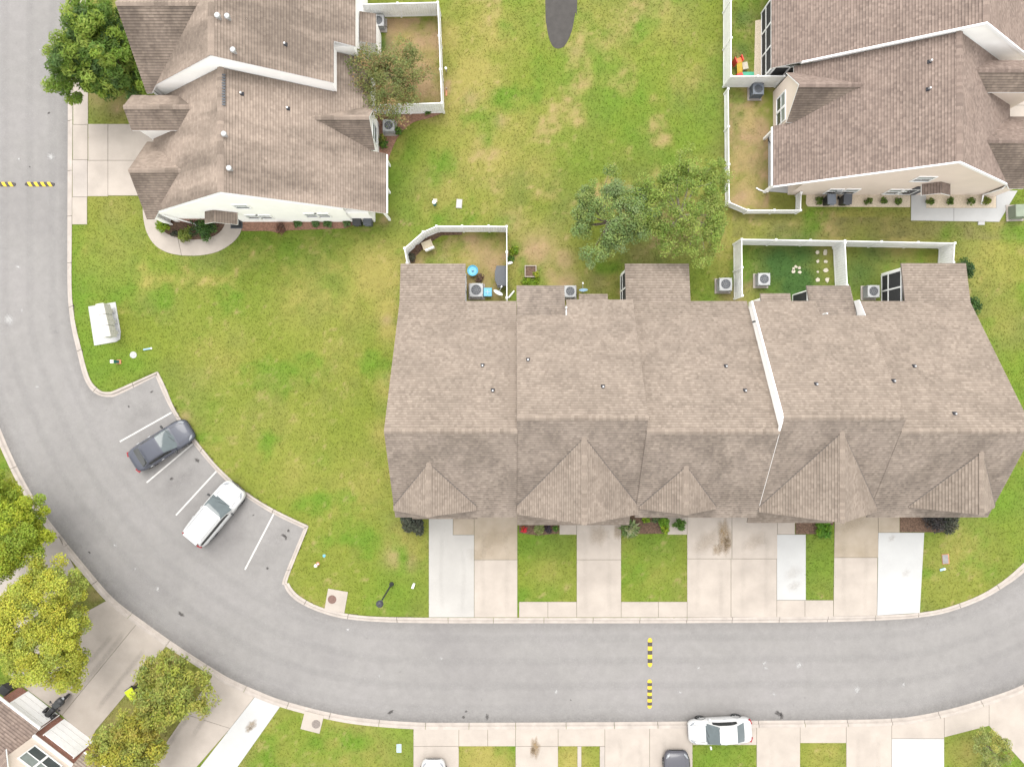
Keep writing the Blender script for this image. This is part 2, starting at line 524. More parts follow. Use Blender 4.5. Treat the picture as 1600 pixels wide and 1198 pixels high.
BARE = [(640, 70, 26, .75), (660, 130, 30, .65), (620, 110, 30, .55), (1160, 250, 26, .75), (1180, 195, 24, .55), (1170, 300, 22, .6), (840, 390, 30, .7),
        (800, 345, 22, .35), (880, 405, 18, .6), (650, 405, 14, .35), (735, 375, 16, .5), (765, 400, 20, .5), (740, 440, 25, .6), (780, 455, 15, .7),
        (618, 870, 14, .6), (640, 880, 12, .5), (600, 345, 8, .6), (1040, 360, 35, .55), (1000, 345, 25, .5), (1080, 355, 30, .5), (1000, 400, 30, .25),
        (1145, 460, 18, .5), (1170, 440, 12, .6), (1330, 440, 10, .4), (885, 445, 22, .7), (935, 440, 20, .35), (735, 155, 12, .5), (780, 190, 10, .5),
        (150, 145, 25, .5), (183, 165, 16, .6), (268, 1030, 14, .6), (150, 930, 15, .5), (240, 1060, 50, .5), (60, 900, 60, .5), (200, 1150, 50, .5),
        (790, 400, 8, .8), (290, 650, 8, .5), (285, 660, 8, .5), (900, 80, 12, .4), (862, 430, 14, .5), (697, 140, 7, .8), (120, 455, 8, .6),
        (700, 130, 5, .8), (30, 790, 40, .5), (605, 500, 8, .5), (607, 590, 10, .4), (1400, 382, 40, .25), (575, 150, 30, .4)]
LUSH = [(460, 395, 45, .9), (580, 355, 28, .9), (640, 240, 18, .9), (560, 400, 30, .6), (940, 110, 50, .8), (1000, 200, 50, .7), (880, 210, 40, .7), (640, 330, 20, .5), (400, 385, 60, .7), (500, 375, 60, .7), (560, 370, 35, .8), (615, 280, 25, .8), (630, 220, 20, .6), (260, 420, 60, .35), (380, 440, 70, .4),
        (900, 130, 60, .6), (960, 180, 60, .5), (830, 30, 40, .4), (920, 240, 50, .5), (1000, 120, 60, .4), (1060, 200, 50, .4), (330, 640, 50, .4),
        (500, 720, 14, .6), (570, 830, 16, .8), (610, 930, 40, .6), (850, 855, 40, .6), (1020, 850, 45, .6), (855, 920, 35, .5), (1020, 925, 40, .6),
        (1280, 880, 40, .6), (1460, 830, 60, .6), (1560, 780, 40, .8), (940, 440, 25, .5), (980, 420, 30, .5), (1090, 430, 30, .5), (490, 1170, 50, .4),
        (1130, 1180, 40, .6), (640, 170, 20, .3), (1150, 60, 20, .4), (1130, 100, 30, .4), (140, 560, 40, .2), (300, 480, 60, .2), (240, 620, 40, .3)]
TURF = [(1220, 415, 42, .95), (1245, 440, 40, .95), (1250, 400, 35, .8), (1345, 425, 35, .6), (1360, 400, 30, .5), (595, 70, 14, .6), (1160, 30, 18, .5), (1160, 80, 14, .4)]
def spots(x, y, lst, warp):
    r = np.zeros_like(x)
    for px, py, rad, st in lst:
        cx, cy = G2((px, py)); R = rad / 22.2
        d = ((x - cx) ** 2 + (y - cy) ** 2) / (R * R)
        m = d < 9
        if m.any():
            r[m] = np.maximum(r[m], st * np.exp(-d[m] * 0.9))
    return np.clip(r * (0.35 + 1.3 * warp), 0, 1)
YARD = [([(604, 28), (687, 26), (692, 160), (604, 165)], .85), ([(1138, 150), (1200, 150), (1200, 325), (1140, 322)], .80), ([(640, 400), (700, 372), (790, 362), (790, 465), (640, 465)], .40)]
TRACK = [([(1145, 332), (1700, 350), (1700, 375), (1145, 370)], .75), ([(140, -60), (200, -60), (200, 193), (140, 193)], .3)]
def polyfill(x, y, lst, warp):
    r = np.zeros_like(x)
    for pts, st in lst:
        m = pip(x, y, [G2(p) for p in pts])
        r[m] = st
    return np.clip(r * (-1.7 + 4.9 * warp), 0, 1)
def lawn_tint(x, y):
    n1 = fbm(x, y, 0.16, 4); n2 = fbm(x + 50, y, 0.75, 4); n3 = fbm(x, y + 90, 2.6, 3); n4 = fbm(x - 33, y, 0.35, 4)
    green = np.array([0.122, 0.150, 0.016]); lush = np.array([0.084, 0.146, 0.010]); dry = np.array([0.205, 0.182, 0.046])
    bare = np.array([0.245, 0.170, 0.092]); turf = np.array([0.034, 0.078, 0.014]); olive = np.array([0.104, 0.128, 0.022])
    col = np.tile(green, (len(x), 1))
    def mix(c, f):
        f = np.clip(f, 0, 1)[:, None]
        return col * (1 - f) + c * f
    col = mix(olive, (n4 - 0.42) * 3.0)
    col = mix(dry, (n1 - 0.52) * 1.5 * (0.5 + n2))
    col = mix(lush, (0.44 - n1) * 3.5 * (0.4 + n2))
    col = mix(lush, spots(x, y, LUSH, n2))
    col = mix(dry, spots(x, y, DRY, n2) * 1.3)
    col = mix(bare, spots(x, y, BARE, n2 * 0.6 + n3 * 0.4) * 1.3)
    col = mix(bare, polyfill(x, y, YARD, n2 * .7 + n3 * .3))
    col = mix(np.array([0.125, 0.118, 0.038]), polyfill(x, y, TRACK, n2 * .5 + .25))
    col = mix(dry, (fbm(x + 7, y + 31, 0.5, 4) - 0.53) * 5.0 * (n3 - .1) * (y > 5))
    col = mix(bare, (fbm(x + 7, y + 31, 0.5, 4) - 0.60) * 6.0 * (n3 - .25) * ((y > 9) & (x > -6)))
    col = mix(lush, (fbm(x - 17, y + 11, 0.42, 4) - 0.58) * 4.5)
    col = mix(bare, (n3 - 0.66) * 2.2 * (n1 > 0.48))
    col = mix(turf, spots(x, y, TURF, n2 * 0.3 + 0.4) * 1.2)
    return col * (0.86 + 0.28 * n3)[:, None]

# ------------------------------------------------------------------ road, kerbs, ground
K1 = [((105, -260), (114.5, -260)), ((105, 0), (114.5, 0)), ((104.5, 200), (113.5, 200)), ((104, 350), (112.5, 350)), ((104, 440), (112, 440)), ((106, 480), (114, 478)),
      ((111, 515), (119, 511)), ((117, 541), (125.5, 538)), ((127, 582), (136, 579)), ((134, 599), (143, 596)), ((142, 610), (149.5, 604)),
      ((154.5, 618), (159, 611)), ((169.5, 620), (169.5, 612)), ((184.5, 616.5), (182, 608.5)), ((242, 588), (246.5, 580))]
K2 = [((242, 588), (246.5, 580)), ((250, 607), (258.5, 604)), ((266, 640), (275, 642)), ((295, 685), (301, 680)), ((327, 725), (332, 719.5)), ((354, 753), (359, 746.5)),
      ((381, 775), (386, 769.5)), ((424, 802), (427.5, 795)), ((474, 826), (482.5, 821.5))]
K3 = [((474, 826), (482.5, 821.5)), ((442, 904), (450.5, 902)), ((443.5, 915), (452, 911)), ((449, 926), (458, 921)), ((464, 940), (470, 932)), ((492, 954), (496, 946)),
      ((528, 965), (531, 956)), ((566, 970), (567, 961.5)), ((620, 973), (620, 963.8)), ((700, 974), (700, 964.5)), ((850, 974), (850, 964.5)), ((1000, 974), (1000, 964.5)),
      ((1120, 973.5), (1120, 964)), ((1240, 972.7), (1240, 963)), ((1325, 971.3), (1325, 962)), ((1394, 968.5), (1392, 960)), ((1437, 965), (1435, 957)), ((1482, 957), (1478, 949)),
      ((1534, 938), (1528, 930.5)), ((1571, 917), (1564, 909)), ((1602, 894), (1594, 884)), ((1650, 845), (1641, 838)), ((1700, 775), (1690, 770)), ((1750, 650), (1740, 647)), ((1780, 480), (1770, 480))]
R4 = [(-50, -260), (-50, 100), (-50, 480), (-40, 560), (-20, 625), (2, 677), (13.5, 704), (34, 746.6), (63, 796), (97, 841), (135, 888), (176, 935), (225, 972.5), (275, 1008), (332.5, 1045),
      (362, 1062), (400, 1079), (439, 1094), (504, 1111.5), (562.5, 1122), (641, 1128.5), (720, 1129.6), (960, 1128.5), (1174, 1126.5), (1325, 1125), (1394, 1123), (1435, 1118.5), (1490, 1107),
      (1545, 1090.6), (1600, 1070), (1680, 1025), (1780, 940), (1860, 820), (1920, 660), (1950, 480)]
def smooth_pairs(K, n=5):
    return [((a[0], a[1]), (a[2], a[3])) for a in catmull([p[0] + p[1] for p in K], n)]
K1s = smooth_pairs(K1); K2s = smooth_pairs(K2, 4); K3s = smooth_pairs(K3)
R4s = catmull(R4, 5)
K4s = []
for i, p in enumerate(R4s):
    a = R4s[max(i - 1, 0)]; b = R4s[min(i + 1, len(R4s) - 1)]
    d = Vector((b[0] - a[0], b[1] - a[1])).normalized()
    K4s.append((p, (p[0] - d.y * 9.5, p[1] + d.x * 9.5)))
road_px = [p[0] for p in K1s] + [p[0] for p in K2s[1:]] + [p[0] for p in K3s[1:]] + list(reversed(R4s))
road_w = [G2(p) for p in road_px]
kerb_w = [G2(p[1]) for p in K1s] + [G2(p[1]) for p in K2s[1:]] + [G2(p[1]) for p in K3s[1:]] + [G2(p[1]) for p in reversed(K4s)]
HARD.append(kerb_w)
RZ = -0.10
mb = MB()
mb.add([(x, y, RZ) for x, y in road_w], [tuple(reversed(range(len(road_w))))])
road = mb.build('road', MAT['asphalt'])
tag(road, kind='structure')
if road.data.polygons[0].normal.z < 0:
    road.data.flip_normals()

kerb_root = thing('kerb', (0, 0, 0), 0, None, None)
kerb_root['kind'] = 'structure'
def kerb_run(K, seclen=3.0):
    pts = [(G(*a), G(*b)) for a, b in K]
    # dense resample along the road edge
    dense = []
    for (a, b), (c, d) in zip(pts[:-1], pts[1:]):
        n = max(1, int((c - a).length / 0.5))
        for k in range(n):
            t = k / n
            dense.append((a.lerp(c, t), b.lerp(d, t)))
    dense.append(pts[-1])
    i = 0
    while i < len(dense) - 1:
        L = 0; j = i
        while j < len(dense) - 1 and L < seclen:
            L += (dense[j + 1][0] - dense[j][0]).length; j += 1
        seg = [tuple(dense[k]) for k in range(i, j + 1)]
        g = 0.016
        if len(seg) >= 2:
            d0 = (seg[1][0] - seg[0][0]); d1 = (seg[-1][0] - seg[-2][0])
            if d0.length > 0.05 and d1.length > 0.05:
                e0 = (seg[1][1] - seg[0][1]); e1 = (seg[-1][1] - seg[-2][1])
                seg[0] = (seg[0][0] + d0.normalized() * g, seg[0][1] + (e0.normalized() * g if e0.length > 0.02 else Vector()))
                seg[-1] = (seg[-1][0] - d1.normalized() * g, seg[-1][1] - (e1.normalized() * g if e1.length > 0.02 else Vector()))
        prof = [(-0.03, RZ - 0.05), (0.0, RZ + 0.006), (0.40, RZ + 0.012), (0.56, 0.015), (0.66, 0.028), (1.0, 0.028), (1.0, -0.2)]
        m = MB(); vs = []
        for a, b in seg:
            for t, z in prof:
                q = a.lerp(b, t); vs.append((q.x, q.y, z))
        n = len(prof); fs = []
        for s in range(len(seg) - 1):
            for k in range(n - 1):
                fs.append((s * n + k, s * n + k + 1, (s + 1) * n + k + 1, (s + 1) * n + k))
        fs.append(tuple(range(n))); fs.append(tuple(reversed(range((len(seg) - 1) * n, len(seg) * n))))
        m.add(vs, fs)
        m.build('kerb_section', MAT['kerb'], kerb_root)
        i = j
for K in (K1s, K2s, K3s, K4s): kerb_run(K)

# parking stall lines, stains
def sheet(name, pts, z, mat, parent):
    m = MB(); p = list(pts)
    n = len(p)
    a = sum(p[i][0] * p[(i + 1) % n][1] - p[(i + 1) % n][0] * p[i][1] for i in range(n))
    if a < 0: p.reverse()
    m.add([(x, y, z) for x, y in p], [tuple(range(n))])
    return m.build(name, mat, parent)
for a, b in (((186, 690), (267, 644.5)), ((228, 754), (300, 693.5)), ((274, 805), (337, 736.5)), ((382, 890), (427, 803))):
    p = Vector(G2(a)); q = Vector(G2(b)); d = (q - p).normalized(); nn = Vector((-d.y, d.x)) * 0.055
    sheet('parking_line', [tuple(p + nn), tuple(q + nn), tuple(q - nn), tuple(p - nn)], RZ + 0.006, MAT['paint'], road)
def soft_mat(name, col, k=1.0):
    m, n, l, b = newmat(name)
    a = n.new('ShaderNodeAttribute'); a.attribute_name = 'tint'
    f = mixc(n, l, 1.0, a.outputs['Color'], ramp(n, l, noise(n, l, pos(n), 7, 5, .7), [(0.3, 0.25), (0.62, 1.0)]), 'MULTIPLY')
    b.inputs['Base Color'].default_value = (*col, 1); b.inputs['Roughness'].default_value = .9; b.inputs['Specular IOR Level'].default_value = .15
    t = n.new('ShaderNodeBsdfTransparent'); mx = n.new('ShaderNodeMixShader')
    l.new(f, mx.inputs[0]); l.new(t.outputs[0], mx.inputs[1]); l.new(b.outputs[0], mx.inputs[2])
    l.new(mx.outputs[0], n['Material Output'].inputs['Surface'])
    return m
MAT['oil'] = soft_mat('oil_stain', (.065, .06, .058)); MAT['splat'] = soft_mat('pale_splat', (.36, .355, .35)); MAT['grime'] = soft_mat('gutter_grime', (.10, .092, .085))
MAT['rusty_water'] = soft_mat('tan_water_stain', (.215, .150, .080)); MAT['tyremark'] = soft_mat('tyre_mark', (.13, .118, .105)); MAT['wear'] = soft_mat('polished_wheel_track', (.235, .229, .226))
def fade_mesh(name, vs, fs, al, mat, parent):
    me = bpy.data.meshes.new(name); me.from_pydata(vs, [], fs)
    ca = me.color_attributes.new('tint', 'FLOAT_COLOR', 'POINT')
    for i, a in enumerate(al): ca.data[i].color = (a, a, a, 1)
    me.materials.append(mat); me.update()
    if me.polygons[0].normal.z < 0: me.flip_normals()
    return link(bpy.data.objects.new(name, me), parent)
def soft_strip(name, pts, w, z, mat, parent, a=.5, edge=(0, 1, 1, 0)):
    pts = [Vector(p) for p in pts]; vs = []; al = []; fs = []
    for i, p in enumerate(pts):
        d = (pts[min(i + 1, len(pts) - 1)] - pts[max(i - 1, 0)]).normalized(); nn = Vector((-d.y, d.x))
        e = 0 if i in (0, len(pts) - 1) else 1
        for k, f in enumerate(edge):
            q = p + nn * w * (k / (len(edge) - 1) - .5); vs.append((q.x, q.y, z)); al.append(a * f * e)
    m = len(edge)
    for i in range(len(pts) - 1):
        for k in range(m - 1): fs.append((i * m + k, i * m + k + 1, (i + 1) * m + k + 1, (i + 1) * m + k))
    return fade_mesh(name, vs, fs, al, mat, parent)
def blob(name, px, py, r, mat, z, parent, el=1.0, a0=None, alpha=.9):
    x, y = G2((px, py)); n = 18; a0 = random.random() * 6 if a0 is None else a0
    vs = [(x, y, z)]; al = [alpha]; fs = []
    for ring, a in ((.45, alpha), (.8, alpha * .6), (1.25, 0)):
        for k in range(n):
            t = 2 * PI * k / n; rr = ring * r * (0.9 + .2 * math.sin(2 * t + a0 * 3) + .14 * math.sin(5 * t + 2 * a0)) * random.uniform(0.9, 1.1)
            u, v = rr * math.cos(t) * el, rr * math.sin(t)
            vs.append((x + u * math.cos(a0) - v * math.sin(a0), y + u * math.sin(a0) + v * math.cos(a0), z)); al.append(a)
    fs = [(0, 1 + k, 1 + (k + 1) % n) for k in range(n)]
    for g in range(2):
        for k in range(n): fs.append((1 + g * n + k, 1 + (g + 1) * n + k, 1 + (g + 1) * n + (k + 1) % n, 1 + g * n + (k + 1) % n))
    return fade_mesh(name, vs, fs, al, mat, parent)
def blob_hard(name, px, py, r, mat, z, parent, el=1.0):
    x, y = G2((px, py)); n = 22; a0 = random.random() * 6
    pts = []
    for k in range(n):
        t = 2 * PI * k / n; rr = r * (0.8 + .22 * math.sin(2 * t + a0) + .16 * math.sin(5 * t + 2 * a0)) * random.uniform(0.88, 1.1)
        u, v = rr * math.cos(t) * el, rr * math.sin(t)
        pts.append((x + u * math.cos(a0) - v * math.sin(a0), y + u * math.sin(a0) + v * math.cos(a0)))
    return sheet(name, pts, z, mat, parent)
for px, py, r in ((307, 719, .14), (443, 837, .13), (450, 829, .09), (446, 841, .08), (395, 805, .06), (282, 960, .16),
                  (236, 612, .08), (1218, 1116, .2), (1222, 1119, .15), (724, 1121, .1), (761, 1120, .14), (728, 1112, .07), (138, 863, .07),
                  (417, 888, .09), (200, 635, .07), (45, 260, .05), (75, 176, .08), (610, 1113, .14), (892, 1094, .05), (267, 748, .11)):
    blob('oil_stain', px, py, r, MAT['oil'], RZ + 0.005, road, 1.4)
for px, py, r in ((245, 920, .13), (1249, 1040, .19), (1340, 1078, .2), (1210, 1085, .13), (1195, 1036, .12), (1197, 1044, .12), (27, 417, .12), (210, 889, .08), (869, 1081, .13), (1063, 1082, .1),
                  (12, 499, .3), (33, 484, .08), (57, 604, .1), (28, 248, .1), (78, 244, .22), (178, 852, .1), (543, 984, .1), (1413, 1070, .12), (689, 1029, .09), (592, 1057, .08), (1092, 1044, .09), (61, 77, .06)):
    blob('pale_splat', px, py, r, MAT['splat'], RZ + 0.005, road, 1.5)

# gutter grime and polished wheel tracks
inn = [Vector(G2(p[0])) for p in K1s[:-6]]; inn3 = [Vector(G2(p[0])) for p in K3s]; outr = [Vector(G2(p)) for p in R4s]
def offset(line, d):
    out = []
    for i, p in enumerate(line):
        t = (line[min(i + 1, len(line) - 1)] - line[max(i - 1, 0)]).normalized(); out.append(p + Vector((-t.y, t.x)) * d)
    return out
def mono(line): return [p for i, p in enumerate(line) if i % 2 == 0]
soft_strip('gutter_grime', offset(mono(outr), .42), .84, RZ + .004, MAT['grime'], road, .30, (1, .5, 0))
soft_strip('gutter_grime', offset(mono(inn), -.36), .72, RZ + .004, MAT['grime'], road, .16, (0, .5, 1))
soft_strip('gutter_grime', offset(mono(inn3[12:]), -.36), .72, RZ + .004, MAT['grime'], road, .16, (0, .5, 1))
for d, a in ((1.0, .10), (2.55, .13), (4.3, .12), (5.9, .10)):
    soft_strip('wheel_track', offset(mono(outr), d), .75, RZ + .0042, MAT['wear'], road, a)
# dark drips down the middle of the parking stalls
for px, py, r_, e_ in ((215, 645, .7, 1.8), (265, 765, .9, 2.0), (285, 745, .6, 1.6), (355, 850, .8, 2.2), (415, 870, .9, 2.0), (440, 835, .6, 1.5)):
    blob('oil_stain', px, py, r_, MAT['oil'], RZ + .0046, road, e_, .75, .07)
# ground sheet: fine grid near the houses, running on to the horizon
gx = np.concatenate(([-1500, -400, -120], np.arange(-52, 52.01, 0.2), [120, 400, 1500]))
gy = np.concatenate(([-1500, -400, -110], np.arange(-42, 42.01, 0.2), [110, 400, 1500]))
XX, YY = np.meshgrid(gx, gy, indexing='ij')
fx, fy = XX.ravel(), YY.ravel()
inside = np.zeros(fx.shape, bool)
for dx, dy in ((0, 0), (.27, 0), (-.27, 0), (0, .27), (0, -.27), (.19, .19), (-.19, .19), (.19, -.19), (-.19, -.19)):
    inside |= pip(fx + dx, fy + dy, road_w)
fz = np.where(inside, -0.3, 0.0)
nx, ny = len(gx), len(gy)
ii, jj = np.meshgrid(np.arange(nx - 1), np.arange(ny - 1), indexing='ij')
q = np.stack([ii * ny + jj, (ii + 1) * ny + jj, (ii + 1) * ny + jj + 1, ii * ny + jj + 1], -1).reshape(-1, 4)
me = bpy.data.meshes.new('ground')
me.vertices.add(len(fx)); me.loops.add(q.size); me.polygons.add(len(q))
me.vertices.foreach_set('co', np.stack([fx, fy, fz], 1).astype(np.float32).ravel())
me.loops.foreach_set('vertex_index', q.astype(np.int32).ravel())
me.polygons.foreach_set('loop_start', np.arange(0, q.size, 4, dtype=np.int32))
me.update(calc_edges=True)
ca = me.color_attributes.new('tint', 'FLOAT_COLOR', 'POINT')
c4 = np.ones((len(fx), 4), np.float32)
far = np.clip(np.maximum((np.abs(fx) - 42) / 9, (np.abs(fy) - 33) / 8), 0, 1)[:, None]
c4[:, :3] = lawn_tint(fx, fy) * (1 - far) + np.array([0.122, 0.145, 0.022]) * far
ca.data.foreach_set('color', c4.ravel())
me.materials.append(MAT['lawn'])
ground = link(bpy.data.objects.new('ground', me))
tag(ground, kind='structure')

# ------------------------------------------------------------------ concrete: driveways, pavements, walks
def shrink(pts, d):
    n = len(pts)
    if sum(pts[i][0] * pts[(i + 1) % n][1] - pts[(i + 1) % n][0] * pts[i][1] for i in range(n)) < 0: pts = list(reversed(pts))
    out = []
    for i in range(n):
        p0, p1, p2 = Vector(pts[i - 1]), Vector(pts[i]), Vector(pts[(i + 1) % n])
        a = (p1 - p0).normalized(); b = (p2 - p1).normalized()
        na = Vector((-a.y, a.x)); nb = Vector((-b.y, b.x))
        k = 1 + na.dot(nb)
        out.append(tuple(p1 + (na + nb) * (d / max(k, 0.3))))
    return out
_kb = [G2(p[1]) for p in K4s]
def kerb_back_y(px):
    b = [p[1] for p in K4s]
    for i in range(len(b) - 1):
        if b[i][0] <= px <= b[i + 1][0] and b[i][1] > 900:
            t = (px - b[i][0]) / (b[i + 1][0] - b[i][0] + 1e-9)
            return b[i][1] + (b[i + 1][1] - b[i][1]) * t - .3
    return 1139
def top_edge(x0, x1, n=6):
    return [(x0 + (x1 - x0) * k / n, kerb_back_y(x0 + (x1 - x0) * k / n)) for k in range(n + 1)]
def kp(x0, x1, yb):
    return top_edge(x0, x1) + [(x1, yb), (x0, yb)]
def paving(name, slabs, base=True):
    root = thing(name, (0, 0, 0), 0, None, None)
    root['kind'] = 'structure'
    for it in slabs:
        poly, mt = it[0], it[1]
        if len(poly) == 4 and not hasattr(poly[0], '__len__'):
            x0, y0, x1, y1 = poly
            poly = [(x0, y0), (x1, y0), (x1, y1), (x0, y1)]
        w = [G2(p) for p in poly]
        HARD.append(w)
        if base: MB().prism(shrink(w, 0.004), -0.05, 0.012).build('joint_bed', MAT['joint'], root)
        MB().prism(shrink(w, 0.014), -0.04, 0.034 + random.uniform(-0.004, 0.004)).build('slab', MAT[mt], root)
    return root
# townhouse drives
paving('driveway', [([(670, 770), (708, 770), (708, 835), (741, 835), (741, 964), (670, 964)], 'conc_pale'), ((708, 770, 741, 835), 'conc_tan'), ((741, 770, 808.5, 874), 'conc_tan'), ((741, 874, 808.5, 964), 'conc')])
paving('driveway', [((874, 790, 901, 835), 'conc'), ((901, 770, 970.5, 874), 'conc_tan' if False else 'conc'), ((901, 874, 970.5, 964), 'conc')])
paving('pavement', [((811, 939.5, 856, 964), 'conc'), ((856, 939.5, 901, 964), 'conc'), ((970.5, 939.5, 1028.5, 964), 'conc'), ((1028.5, 939.5, 1073.5, 964), 'conc'),
                    ((1213.5, 937, 1257.5, 963.5), 'conc'), ((1257.5, 937, 1302, 963), 'conc')])
paving('driveway', [((1043, 790, 1073.5, 835), 'conc'), ((1073.5, 770, 1143.5, 872.5), 'conc'), ((1143.5, 770, 1214.5, 872.5), 'conc'), ((1073.5, 872.5, 1142, 964), 'conc'), ((1142, 872.5, 1213.5, 963.7), 'conc'),
                    ((1214.5, 790, 1242, 834.5), 'conc'), ((1213.5, 834.5, 1259, 937), 'conc_new')])
paving('driveway', [([(1304, 790), (1372, 790), (1372, 870.5), (1303, 870.5)], 'conc_tan'), ([(1303, 870.5), (1371, 870.5), (1370, 961), (1302, 962.5)], 'conc'), ((1372, 780, 1405.5, 831.5), 'conc_tan'),
                    ([(1372, 831.5), (1444, 831.5), (1437, 957), (1370, 961)], 'conc_new')])
# corner house drive, its pavement and curved walk
paving('pavement', [([(114.5, -200), (138, -200), (138, 0), (114.5, 0)], 'conc'), ((114.5, 0, 138, 90), 'conc'), ((114.5, 90, 138, 195), 'conc'), ((114, 195, 137.5, 250), 'conc'), ((113.5, 250, 137, 308), 'conc_grey'), ((113, 308, 136.5, 351), 'conc')])
paving('driveway', [((138, 194, 169, 251), 'conc'), ((169, 194, 268, 251), 'conc'), ((137, 251, 169, 307), 'conc'), ((169, 251, 268, 306), 'conc')])
outer = [(223, 306), (223, 320), (224, 341), (230, 365), (243, 384), (262, 395), (284, 399.5)]
outer2 = [(284, 399.5), (312, 399.5), (340.5, 393.5), (363, 380), (376, 364), (379, 346)]
inner = [(278, 371), (263, 366), (254, 359), (248, 350), (245, 342), (245, 306)]
inner2 = [(353, 346), (346, 360), (331, 370), (303, 374.5), (278, 371)]
paving('walkway', [(catmull(outer, 4) + catmull(inner, 3), 'conc'), (catmull(outer2, 4) + catmull(inner2, 3), 'conc')])
# right-hand house: new walk and patio
paving('walkway', [([(1423, 300), (1447, 300), (1447, 325), (1490, 325), (1490, 346), (1423, 345)], 'conc_new'), ([(1490, 325), (1556, 325), (1556, 298), (1590, 298), (1561, 347), (1490, 346)], 'conc_new')])
paving('patio', [([(1200, 213), (1210, 204), (1252, 204), (1252, 304), (1200, 299.5)], 'conc_new')])
paving('driveway', [((1548, 110, 1640, 165), 'conc'), ((1548, 165, 1640, 222), 'conc'), ((1640, 110, 1760, 222), 'conc')])
# opposite side: fan of drives at the bend
paving('driveway', [([(73, 842), (92, 838), (120, 893), (108, 905), (60, 960), (-40, 1040), (-110, 980)], 'conc_grey')])
paving('driveway', [(top_edge(166, 213) + [(97, 1117), (47, 1080), (10, 1050), (80, 985)], 'conc'), (top_edge(213, 260) + [(150, 1140), (140, 1160), (97, 1117)], 'conc')])
paving('driveway', [(top_edge(332, 398) + [(360, 1137), (290, 1115)], 'conc'), ([(290, 1115), (360, 1137), (307, 1198), (240, 1290), (170, 1290)], 'conc'), (top_edge(398, 438) + [(371, 1198), (310, 1290), (240, 1290)], 'conc_new')])
paving('driveway', [(kp(646, 717, 1165), 'conc'), ((646, 1165, 717, 1330), 'conc')])
paving('pavement', [(kp(717, 762, 1165), 'conc'), (kp(762, 805.5, 1165), 'conc'), (kp(872, 945, 1165), 'conc'), (kp(1082, 1182, 1163), 'conc'), (kp(1250, 1322, 1160), 'conc'), (kp(1393, 1475, 1153), 'conc')])
paving('driveway', [(kp(805.5, 872, 1165), 'conc'), ((805.5, 1165, 872, 1330), 'conc'), ((902, 1165, 908.5, 1330), 'conc_grey')])
paving('driveway', [((937, 1165, 945, 1330), 'conc_grey'), (kp(945, 1015, 1330), 'conc'), (kp(1015, 1082, 1330), 'conc')])
paving('driveway', [(kp(1182, 1250, 1330), 'conc'), (kp(1322, 1393, 1330), 'conc'), ((1393, 1153, 1475, 1330), 'conc_new')])
paving('driveway', [(top_edge(1475, 1545) + [(1545, 1133), (1475, 1151)], 'conc'), (top_edge(1545, 1602) + [(1690, 1150), (1760, 1330), (1660, 1330), (1600, 1193), (1545, 1133)], 'conc')])
for px_, py_, rr_, el_, a_, al_ in ((1131, 838, .42, 3.6, PI / 2, .75), (1136, 850, .25, 3.0, PI / 2, .7), (1121, 858, .35, 1.6, PI / 2, .5), (836, 1168, .28, 3.2, PI / 2, .8), (832, 1172, .16, 2.5, PI / 2, .7),
                               (775, 838, .8, 1.3, 0, .14), (760, 862, .6, 2.2, 0, .14), (935, 835, .6, 1.6, PI / 2, .25), (965, 830, .25, 3, PI / 2, .4), (1335, 812, .8, 1.4, 0, .12), (1180, 845, .6, 1.5, 1, .15), (1105, 845, .7, 1.6, 1, .2),
                               (393, 1132, .3, 1.5, 1, .6), (390, 1138, .2, 1.5, 1, .6), (1238, 895, .5, 1.2, 0, .12), (1240, 915, .4, 1.2, 0, .15), (1393, 840, .25, 1, 0, .2), (1415, 895, .3, 1, 0, .15)):
    blob('water_stain', px_, py_, rr_, MAT['rusty_water'], .0445, kerb_root, el_, a_, al_)
for xa, ya, yb in ((755, 830, 962), (792, 830, 962), (915, 825, 962), (952, 825, 962), (1090, 830, 962), (1126, 875, 962), (1160, 830, 962), (1197, 830, 962), (1318, 835, 958), (1352, 835, 958), (690, 830, 960), (724, 850, 960),
                   (968, 1145, 1250), (1038, 1145, 1250), (1000, 1145, 1250), (1205, 1145, 1250), (1340, 1145, 1250), (665, 1150, 1250), (1372, 1145, 1250)):
    soft_strip('tyre_mark', [G2((xa + random.uniform(-1.5, 1.5), ya + (yb - ya) * k / 8)) for k in range(9)], .42, .0442, MAT['tyremark'], kerb_root, .055)
for a_, b_ in (((197, 985), (112, 1093)), ((178, 990), (95, 1085)), ((228, 1012), (150, 1110)), ((150, 960), (60, 1040)), ((300, 1110), (262, 1165)), ((345, 1085), (300, 1150))):
    soft_strip('tyre_mark', [tuple(Vector(G2(a_)).lerp(Vector(G2(b_)), k / 8)) for k in range(9)], .45, .0442, MAT['tyremark'], kerb_root, .17)
# fragment of dark asphalt path at the top of the common
pw = [G2(p) for p in catmull([(850, -260), (852, 0), (854, 40), (860, 66), (869, 76), (882, 72), (893, 50), (899, 20), (902, 0), (905, -260)], 4)]
HARD.append(pw)
tag(MB().prism(pw, -0.03, 0.012).build('path', MAT['asphalt_dark']), kind='structure')

